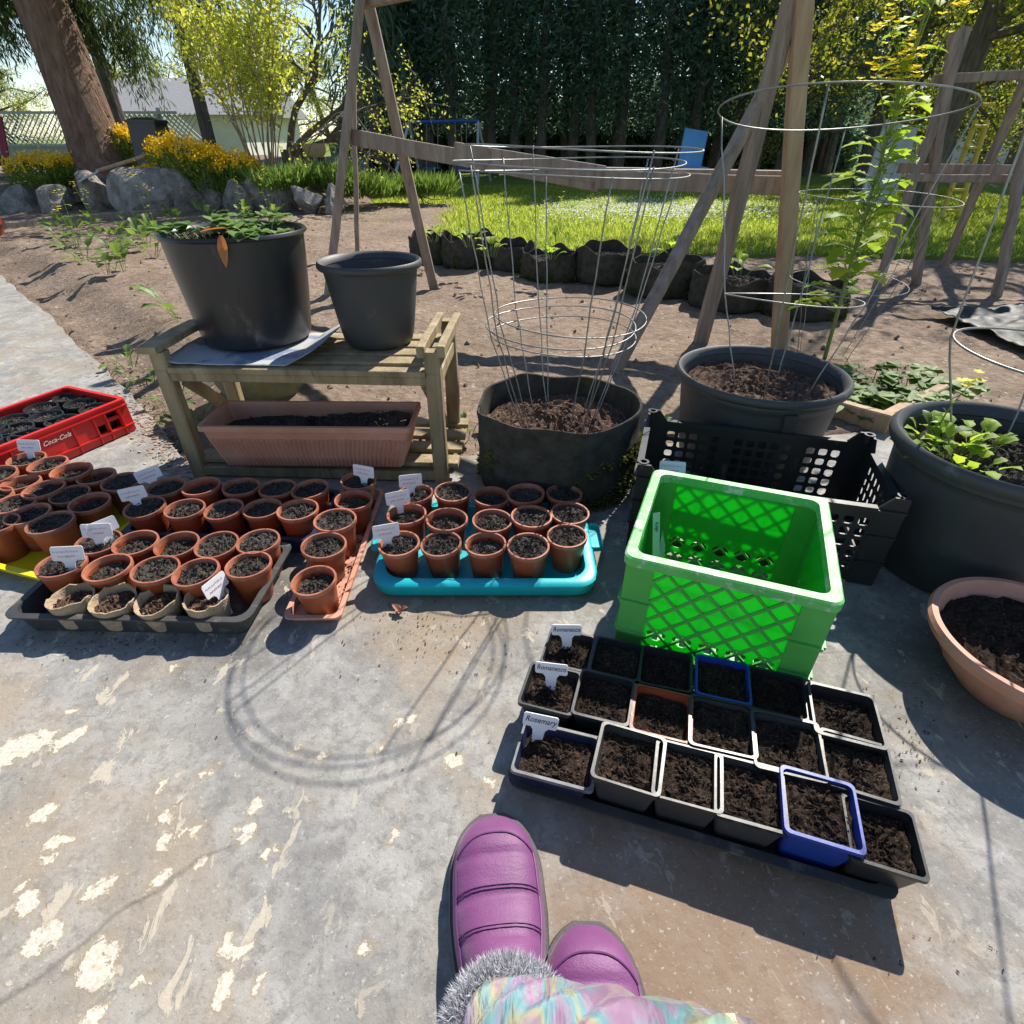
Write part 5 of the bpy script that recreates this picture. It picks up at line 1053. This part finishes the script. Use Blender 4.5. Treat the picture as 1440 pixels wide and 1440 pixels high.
def low_plant(name, label, p, n, L, W, mat, cat='plant', group=None, up=.7, stalk=True, lobes=0, spread=.05, fl=0, extra=None, tri=False):
    t = thing(name, label, cat, p, 0, group); m = MB(); lv = MB(); fw = MB(); p = Vector(p)
    for _ in range(n):
        a = random.uniform(0, 6.28); r = spread * math.sqrt(random.random()); b = p + Vector((r * math.cos(a), r * math.sin(a), 0)); l = L * random.uniform(.6, 1.2); dv = Vector((math.cos(a) * random.uniform(.2, 1), math.sin(a) * random.uniform(.2, 1), up * random.uniform(.5, 1.4)))
        if stalk: e = b + dv.normalized() * l * .8; m.tube([b - Vector((0, 0, .01)), (b + e) / 2 + Vector((0, 0, l * .05)), e], .0018, 4)
        else: e = b
        if tri:
            for q in (-1, 0, 1): h = Matrix.Rotation(q * 1.15, 3, 'Z') @ Vector((math.cos(a), math.sin(a), .15)); leaf(lv, e, h, l * .62, W, 0, .25, 5)
        else: leaf(lv, e, dv + Vector((0, 0, -.3)), l, W * random.uniform(.7, 1.2), lobes, .4, 6)
    for _ in range(fl):
        pts = limb(m, p, rvec(2.4, .25), L * random.uniform(2.2, 3.6), .0025, 6, 0, .06, 4)
        for w in pts[2:-1]: leaf(lv, w, rvec(.4), L * .4, W * .4, 0, .3, 4)
        for _ in range(8): flower(fw, pts[-1] + Vector((random.gauss(0, .014), random.gauss(0, .014), random.gauss(0, .012))), .012)
    if m.v: m.build('stems', 'stem', t, True, stuff=True)
    lv.build('leaves', mat, t, True, stuff=True)
    if fw.v: fw.build('flowers', 'lemon_fl', t, True, stuff=True)
    if extra: extra(t, p)
    return t
# bolting seedlings in the left bed
seedl = [(120, 370, 1), (105, 345, 0), (165, 345, 0), (175, 385, 0), (150, 388, 0), (205, 350, 0), (140, 330, 1), (185, 330, 0), (215, 362, 0), (160, 358, 0), (225, 340, 1), (90, 330, 0), (290, 312, 0), (345, 308, 1), (385, 315, 1), (250, 318, 0), (262, 452, 0)]
for k, (px, py, f) in enumerate(seedl):
    p = G(px, py, .05); p.z = soil_h(p.x, p.y); low_plant('seedling', 'bolting brassica seedling with small yellow flowers in the left soil bed' if f else 'leafy green brassica seedling in the left soil bed', p, 9 if py < 380 else 7, .15, .035, 'herb', 'plant', 'flowering seedlings in the left bed' if f else 'leafy seedlings in the left bed', 1.0, True, 2, .06, 2 if f else 0)
for k, (px, py, lab) in enumerate([(182, 512, 'weed clump beside the concrete path edge near the stand'), (200, 535, 'small weed clump between path and stand, above the litter'), (240, 565, 'weed clump at the foot of the wooden stand leg'), (275, 600, 'weed growing under the lower shelf of the stand'), (655, 612, 'green weed between the stand and the large felt bag'), (908, 606, 'bright weed beside the mossy side of the felt bag')]):
    p = G(px, py); p.z = -.005; low_plant('weed', lab, p, 9, .055, .016, 'herb', 'weed', None, .8, True, 0, .05)
for k, (px, py) in enumerate([(1180, 560), (1215, 545), (1245, 570), (1275, 548), (1300, 565), (1230, 590), (1195, 585), (1320, 548)]):
    p = G(px, py); p.z = 0; low_plant('strawberry_plant', 'low strawberry plant in the timber edged patch behind the black crate', p, 12, .085, .03, 'straw', 'plant', 'strawberry plants in the edged patch', .8, True, 0, .07, tri=True)
def redleaf(t, p):
    lv = MB(); leaf(lv, p + Vector((-.01, -.06, .03)), (1, -.35, .25), .09, .012, 0, .1); leaf(lv, p + Vector((.05, -.085, .025)), (.1, -.5, -.9), .06, .012); lv.build('red_leaf', 'red_leaf', t, True, stuff=True)
for k, (dx, dy) in enumerate([(-.10, -.04), (0, -.10), (.09, -.03), (.02, .07)]):
    p = pb + Vector((dx, dy, .282)); low_plant('strawberry_plant', ['strawberry plant in the glossy black pot, on the side by the path', 'strawberry plant with red leaves spilling over the glossy black pot rim', 'pale green strawberry plant in the glossy black pot, beside the empty pot', 'strawberry plant at the back of the glossy black pot'][k], p, 8, .065, .026, 'straw', 'plant', None, .5, True, 0, .05, extra=redleaf if k == 1 else None, tri=True)
for k, (dx, dy) in enumerate([(-.12, -.02), (-.04, .06), (.08, -.06), (-.10, .08)]):
    p = pG + Vector((dx, dy, .265)); low_plant('celery_plant', 'leafy young celery plant growing in the deep charcoal tub', p, 18, .05, .014, 'kale', 'plant', 'leafy plants in the deep tub', 1.0, True, 2, .05)
low_plant('flowering_weed', 'slender plant with a flat yellow flower head in the deep charcoal tub', pG + Vector((-.10, .10, .265)), 4, .05, .014, 'herb', 'plant', None, 1, True, 0, .02, 1)
pm_ = G(783, 345); pm_.z = 0; low_plant('flowering_weed', 'lone tall stem with yellow flowers between the felt bags and lawn', pm_, 5, .12, .02, 'herb', 'plant', None, 1, True, 0, .03, 3)
for k, (px, py, zz) in enumerate([(610, 338, .2), (660, 345, .22), (775, 362, .17), (950, 362, .2), (690, 360, .2), (1040, 385, .18)]):
    p = G(px, py, zz); low_plant('seedling', 'small green seedling sprouting from a felt grow bag', p, 8, .09, .025, 'kale', 'plant', 'seedlings in the felt grow bags', .9, True, 0, .04)
# wallflowers on the rockery
def wallflower(px, py, Y, r, h, lab):
    b = AT(px, py, Y); t = thing('wallflower_bush', lab, 'flowers', b); n = 1500; a = rng.uniform(0, 2 * PI, n); q = np.sqrt(rng.random(n)) * r; z = h * rng.random(n) * (1 - .35 * (q / r) ** 2)
    c = np.stack([q * np.cos(a), q * np.sin(a), z], 1); d = np.stack([np.cos(a), np.sin(a), 1.0 * np.ones(n)], 1) + rng.normal(0, .5, (n, 3)); quads('foliage', sprays(c, d, rng.uniform(.05, .10, n), .011), 'wall_leaf', t, True)
    m = MB()
    for _ in range(14): a_ = random.uniform(0, 6.28); m.tube([(0, 0, -.05), (r * .5 * math.cos(a_), r * .5 * math.sin(a_), h * .9)], .006, 4)
    m.build('stems', 'stem', t, stuff=True); F = []
    for _ in range(int(52 * r / .3)):
        a_ = random.uniform(0, 6.28); q_ = r * 1.0 * math.sqrt(random.random()); cz = h * (1 - .3 * (q_ / r) ** 2) + random.uniform(-.02, .08); cc = Vector((q_ * math.cos(a_), q_ * math.sin(a_), cz))
        for _ in range(26): F.append(cc + Vector((random.gauss(0, .028), random.gauss(0, .028), random.gauss(0, .03))))
    F = np.array(F); quads('flowers', sprays(F, rng.normal(size=F.shape), rng.uniform(.022, .036, len(F)), .013), 'yellow_fl', t, True)
wallflower(72, 268, 8.6, .40, .34, 'yellow orange wallflowers at the foot of the massive trunk'); wallflower(110, 262, 8.7, .22, .28, 'small wallflower clump beside the massive trunk roots')
wallflower(190, 235, 9.1, .20, .40, 'wallflower clump between the massive trunk and the dark bin'); wallflower(262, 262, 8.5, .36, .52, 'tallest yellow wallflower bush beside the dark bin')
wallflower(305, 268, 8.4, .32, .42, 'wallflower bush sloping down beside the leafy shrub'); wallflower(340, 270, 8.4, .30, .36, 'wallflower bush under the leafy shrub stems'); wallflower(222, 272, 8.3, .14, .25, 'little wallflower tuft growing in front of the dark bin')
for k, (px, py, Y) in enumerate([(395, 268, 8.3), (425, 265, 8.5), (462, 262, 8.6), (500, 275, 8.6), (520, 280, 8.8), (575, 275, 9.3), (605, 274, 9.3)]):
    b = AT(px, py, Y); t = thing('leafy_clump', ['clump of strappy green leaves beside the rockery stones', 'grassy clump near the log pile', 'green clump below the log pile', 'green ground cover clump behind the frame stake', 'low green clump near the swing set', 'dense green clump in the low timber bed', 'second dense green clump in the low timber bed'][k], 'plant', b); n = 700
    a = rng.uniform(0, 2 * PI, n); q = np.sqrt(rng.random(n)) * .38; c = np.stack([q * np.cos(a), q * np.sin(a), rng.random(n) * .12], 1); quads('leaves', sprays(c, np.stack([np.cos(a) * .5, np.sin(a) * .5, np.ones(n)], 1) + rng.normal(0, .3, (n, 3)), rng.uniform(.12, .26, n), .013), 'herb', t)
# leaf litter along the patio edge and crumbs on the concrete
def flakes(name, pts, label, cat, mat, s0, s1):
    mb = MB()
    for p in pts:
        L = s0 + (s1 - s0) * random.random() ** 2.2; a = random.uniform(0, 6.28); d = Vector((math.cos(a), math.sin(a), random.uniform(-.1, .25))) * L; e = Vector((-math.sin(a), math.cos(a), random.uniform(-.2, .3))) * L * random.uniform(.25, .6); p = Vector(p) + Vector((0, 0, .0015 + L * .2)); mb.add([p - d, p + e, p + d, p - e], [(0, 1, 2), (0, 2, 3)])
    o = mb.build(name, mat, stuff=True); tag(o, label, cat)
L1 = []
for _ in range(1500):
    px = random.gauss(215, 45); p = G(px, 470 + (px - 130) * 1.25 + random.gauss(25, 28)); L1.append((p.x, p.y, .0 if inside(p.x, p.y, patio_pts) else soil_h(p.x, p.y)))
flakes('leaf_litter', L1, 'dry leaf litter strewn along the path edge by the stand', 'leaf litter', 'litter', .003, .012)
L2 = []
for cx, cy, sx, sy, n in ((590, 880, 55, 22, 260), (150, 905, 70, 10, 420), (1290, 1030, 30, 40, 200), (300, 1000, 260, 60, 70), (640, 900, 60, 30, 120), (1240, 1340, 120, 30, 40), (1180, 1000, 60, 20, 40)):
    for _ in range(n): p = G(random.gauss(cx, sx), random.gauss(cy, sy)); L2.append((p.x, p.y, 0))
flakes('spilled_compost', L2, 'crumbs of spilled compost and bark scattered over the concrete', 'crumbs', 'bark', .0007, .004)
M['dead_leaf'] = leafm('dead_leaf', [(.30, .12, .08), (.42, .22, .16)], .2, .7)
dl = thing('dry_leaf', 'curled reddish dry leaf lying on concrete in front of the turquoise tray', 'leaf', G(562, 862)); lv = MB()
for k in range(5): a = 2 * PI * k / 5; leaf(lv, dl.location + Vector((0, 0, .003)), (math.cos(a) * random.uniform(.3, 1), math.sin(a), random.uniform(.5, 1.2)), random.uniform(.018, .036), .007, 0, .35, 6, .6)
lv.build('blade', 'dead_leaf', dl, True)
# ================================================================== PERSON: boots and shiny trousers
def bootm():
    m, nt, n, l, b = new_mat('purple_boot_fabric'); v = coords(nt); col = ramp(nt, noise(nt, v, 12), [(.3, (.125, .027, .115)), (.7, (.175, .045, .155))])
    l.new(col, b.inputs['Base Color']); b.inputs['Roughness'].default_value = .58; b.inputs['Sheen Weight'].default_value = .15
    l.new(bump(nt, math_n(nt, 'ADD', noise(nt, coords(nt), 420, 2), math_n(nt, 'MULTIPLY', noise(nt, coords(nt, (1, 2.5, 1)), 26, 4), 2.5)), .25, .002), b.inputs['Normal']); return m
M['boot'] = bootm(); M['sole'] = pm('dark_rubber_sole', (.05, .04, .045), (.09, .075, .08), 20, .7, .2); M['thread'] = pm('purple_thread', (.10, .02, .10), (.12, .03, .12), 20, .6, 0)
M['fur'] = leafm('grey_faux_fur', [(.16, .16, .18), (.42, .42, .46), (.66, .66, .70), (.80, .80, .84)], .35, .9)
def irid():
    m, nt, n, l, b = new_mat('iridescent_trousers'); v = coords(nt, (2.6, .5, .45))
    f = noise(nt, v, 12, 2, .45, .5); f2 = math_n(nt, 'FRACT', math_n(nt, 'MULTIPLY', f, 3.4))
    col = ramp(nt, f2, [(0, (.68, .66, .76)), (.20, (.82, .50, .76)), (.36, (.66, .66, .84)), (.48, (.36, .78, .86)), (.58, (.62, .84, .76)), (.70, (.88, .86, .48)), (.82, (.88, .66, .64)), (1, (.70, .68, .78))])
    l.new(col, b.inputs['Base Color']); b.inputs['Metallic'].default_value = .6; b.inputs['Roughness'].default_value = .2; b.inputs['Coat Weight'].default_value = .5
    l.new(bump(nt, noise(nt, v, 14, 3, .5, 1.0), .5, .02), b.inputs['Normal']); return m
M['irid'] = irid()
def loft(secs, n=28):
    vs = [p for s in secs for p in s]; return MB().add(vs, [(i * n + k, i * n + (k + 1) % n, (i + 1) * n + (k + 1) % n, (i + 1) * n + k) for i in range(len(secs) - 1) for k in range(n)] + [tuple(range(n - 1, -1, -1)), tuple(range((len(secs) - 1) * n, len(secs) * n))])
person = thing('person', 'seated person, seen from the lap, in purple quilted boots and iridescent trousers', 'person', (.04, .1, 0))
PO = Vector(person.location)
def boot(toe, heel):
    toe, heel = Vector(toe), Vector(heel); L = (toe - heel).length; rz = math.atan2(-(toe - heel).x, (toe - heel).y); R = Matrix.Rotation(rz, 3, 'Z')
    def P(x, y, z): return heel - PO + R @ Vector((x, y, z))
    def hw(t): return (.040 + .019 * sm(t, .2, .62)) * (math.sqrt(max(0, 1 - ((t - .74) / .262) ** 2)) if t > .74 else 1) * (math.sqrt(max(0, 1 - ((.14 - t) / .145) ** 2)) if t < .14 else 1) + .001
    seams = [.36, .50, .64, .79]
    def top(t):
        z = .056 + .048 * (1 - sm(t, .22, .66)) - .026 * sm(t, .80, 1.0) ** 2
        pf = min(abs(t - s) for s in seams); return z - .0028 * math.exp(-(pf / .018) ** 2) + .002
    n = 28; secs = []; T_ = [0, .02, .06, .12, .2, .28] + [.30 + .0125 * k for k in range(45)] + [.87, .90, .925, .95, .965, .98, .99, .997]
    for t in T_:
        w, z = hw(t), top(t) * (1 if t < .9 else (math.sqrt(max(.02, 1 - ((t - .9) / .103) ** 2)) * .55 + .45)); s = []
        for k in range(n):
            a = 2 * PI * k / n; ca, sa = math.cos(a), math.sin(a); e = .72; x = w * math.copysign(abs(ca) ** e, ca); zz = (.016 + (z - .016) * math.sin(a) ** (.8 if t > .5 else .9)) if sa > 0 else .016 + .006 * sa
            s.append(P(x, t * L, zz))
        secs.append(s)
    b = thing_part = loft(secs, n).build('boot', 'boot', person, smooth='all')
    sole = []
    for t in [0, .01, .04, .1, .2, .3, .4, .5, .6, .7, .75, .8, .85, .9, .94, .97, .99, 1.0]: sole.append(t)
    so = MB(); ring0 = []
    for t in sole: ring0.append((hw(min(.996, max(.004, t))) + .005, t * L * 1.02 - .003))
    out = [(w, y) for w, y in ring0] + [(-w, y) for w, y in ring0[::-1]]; m = len(out)
    so.add([P(x, y, 0) for x, y in out] + [P(x, y, .016) for x, y in out] + [P(x * .97, y * .99 + .001, .022) for x, y in out], [tuple(range(m - 1, -1, -1)), tuple(range(2 * m, 3 * m))] + [(j * m + k, j * m + (k + 1) % m, (j + 1) * m + (k + 1) % m, (j + 1) * m + k) for j in (0, 1) for k in range(m)]); so.build('sole', 'sole', b, smooth=40)
    def surf(t, a): 
        w, z = hw(t), top(t) * (1 if t < .9 else (math.sqrt(max(.02, 1 - ((t - .9) / .103) ** 2)) * .55 + .45)); ca, sa = math.cos(a), math.sin(a); return P(w * math.copysign(abs(ca) ** .72, ca) * 1.005, t * L, .016 + (z - .016) * max(0, sa) ** (.8 if t > .5 else .9) + .0008)
    for s in [q + e for q in seams[:3] for e in (-.006, .006)]: MB().tube([surf(s + .03 * math.sin(a), a) for a in np.linspace(.55, PI - .55, 22)], .0006, 5).build('seam', 'thread', b)
    side = [surf(.34 + .46 * k / 20, .55 - .0 * k) for k in range(21)]; tip = [surf(.80 + .075 * math.sin(PI * k / 18), .55 + (PI - 1.1) * k / 18) for k in range(19)]; side2 = [surf(.80 - .46 * k / 20, PI - .55) for k in range(21)]
    MB().tube(side + tip + side2, .0013, 5).build('seam', 'thread', b)
    # shaft
    sh = []; YC = .06
    for z, rx, ry, yc in ((.04, .042, .060, .0), (.07, .045, .060, .0), (.09, .045, .056, .0), (.105, .046, .052, .0), (.118, .046, .051, .0)):
        sh.append([P(rx * math.cos(2 * PI * k / n), YC + ry * math.sin(2 * PI * k / n), z) for k in range(n)])
    loft(sh, n).build('shaft', 'boot', b, smooth='all')
    # fur cuff
    yc = YC; N = 34000; a = rng.uniform(0, 2 * PI, N); u = rng.uniform(0, 2 * PI, N); rad = .050; mr = .014
    c = np.stack([(rad + mr * np.cos(u)) * np.cos(a), yc + (rad + .002 + mr * np.cos(u)) * np.sin(a), .118 + mr * np.sin(u)], 1); d = np.stack([np.cos(u) * np.cos(a), np.cos(u) * np.sin(a), np.sin(u) + .2], 1) + rng.normal(0, .45, (N, 3))
    Rm = np.array(R); off = np.array(heel - PO); c = c @ Rm.T + off; d = d @ Rm.T
    MB().tube([tuple(off + Rm @ np.array((rad * math.cos(t), yc + rad * math.sin(t), .118))) for t in np.linspace(0, 2 * PI, 32, endpoint=False)], .0145, 10, True).build('cuff_lining', 'fur', b, smooth='all')
    quads('fur_cuff', sprays(c, d, rng.uniform(.007, .017, N), .0005), 'fur', b, stuff=True)
    return heel + R @ Vector((0, yc, .122))
t1 = G(692, 1146, .02); h1 = t1 + Vector((.032, -.335, 0)); t1.z = h1.z = 0
t2 = G(826, 1298, .02); h2 = t2 + Vector((-.012, -.335, 0)); t2.z = h2.z = 0
a1 = boot(t1, h1); a2 = boot(t2, h2)
def leg(ankle, knee, hip):
    n = 36; secs = []; path = [ankle + Vector((0, 0, -.015)), ankle + Vector((0, 0, .01)), ankle.lerp(knee, .35), ankle.lerp(knee, .7), knee, knee.lerp(hip, .12) + Vector((0, 0, .02)), knee.lerp(hip, .45), knee.lerp(hip, .8), hip]; rad = [.042, .050, .066, .072, .070, .074, .080, .088, .092]
    fine = []; fr_ = []
    for i in range(len(path) - 1):
        for k in range(7): t = k / 7; fine.append(path[i].lerp(path[i + 1], t)); fr_.append(rad[i] + (rad[i + 1] - rad[i]) * t)
    for _ in range(3): fine = [fine[0]] + [(fine[i - 1] + fine[i] * 2 + fine[i + 1]) / 4 for i in range(1, len(fine) - 1)] + [fine[-1]]
    px = Vector((1, 0, 0))
    for i, (p, r) in enumerate(zip(fine, fr_)):
        t = (fine[min(i + 1, len(fine) - 1)] - fine[max(i - 1, 0)]).normalized(); px = (px - t * px.dot(t)).normalized(); py = t.cross(px); s = []
        for k in range(n):
            a = 2 * PI * k / n; w = 1 + .10 * mnoise.noise(Vector((math.cos(a) * 2.0, math.sin(a) * 2.0, i * .55 + knee.x * 9))) + .05 * math.sin(i * 1.5 + 2 * a); s.append(p - PO + (px * math.cos(a) + py * math.sin(a)) * r * w)
        secs.append(s)
    loft(secs, n).build('trouser_leg', 'irid', person, smooth='all')
leg(a1, Vector((.165, .02, .42)), Vector((.22, -.40, .46))); leg(a2, Vector((.06, -.10, .44)), Vector((.03, -.45, .46)))
assert not [o.name for o in C.objects if o.get('label') == 'x'], [o.name for o in C.objects if o.get('label') == 'x']
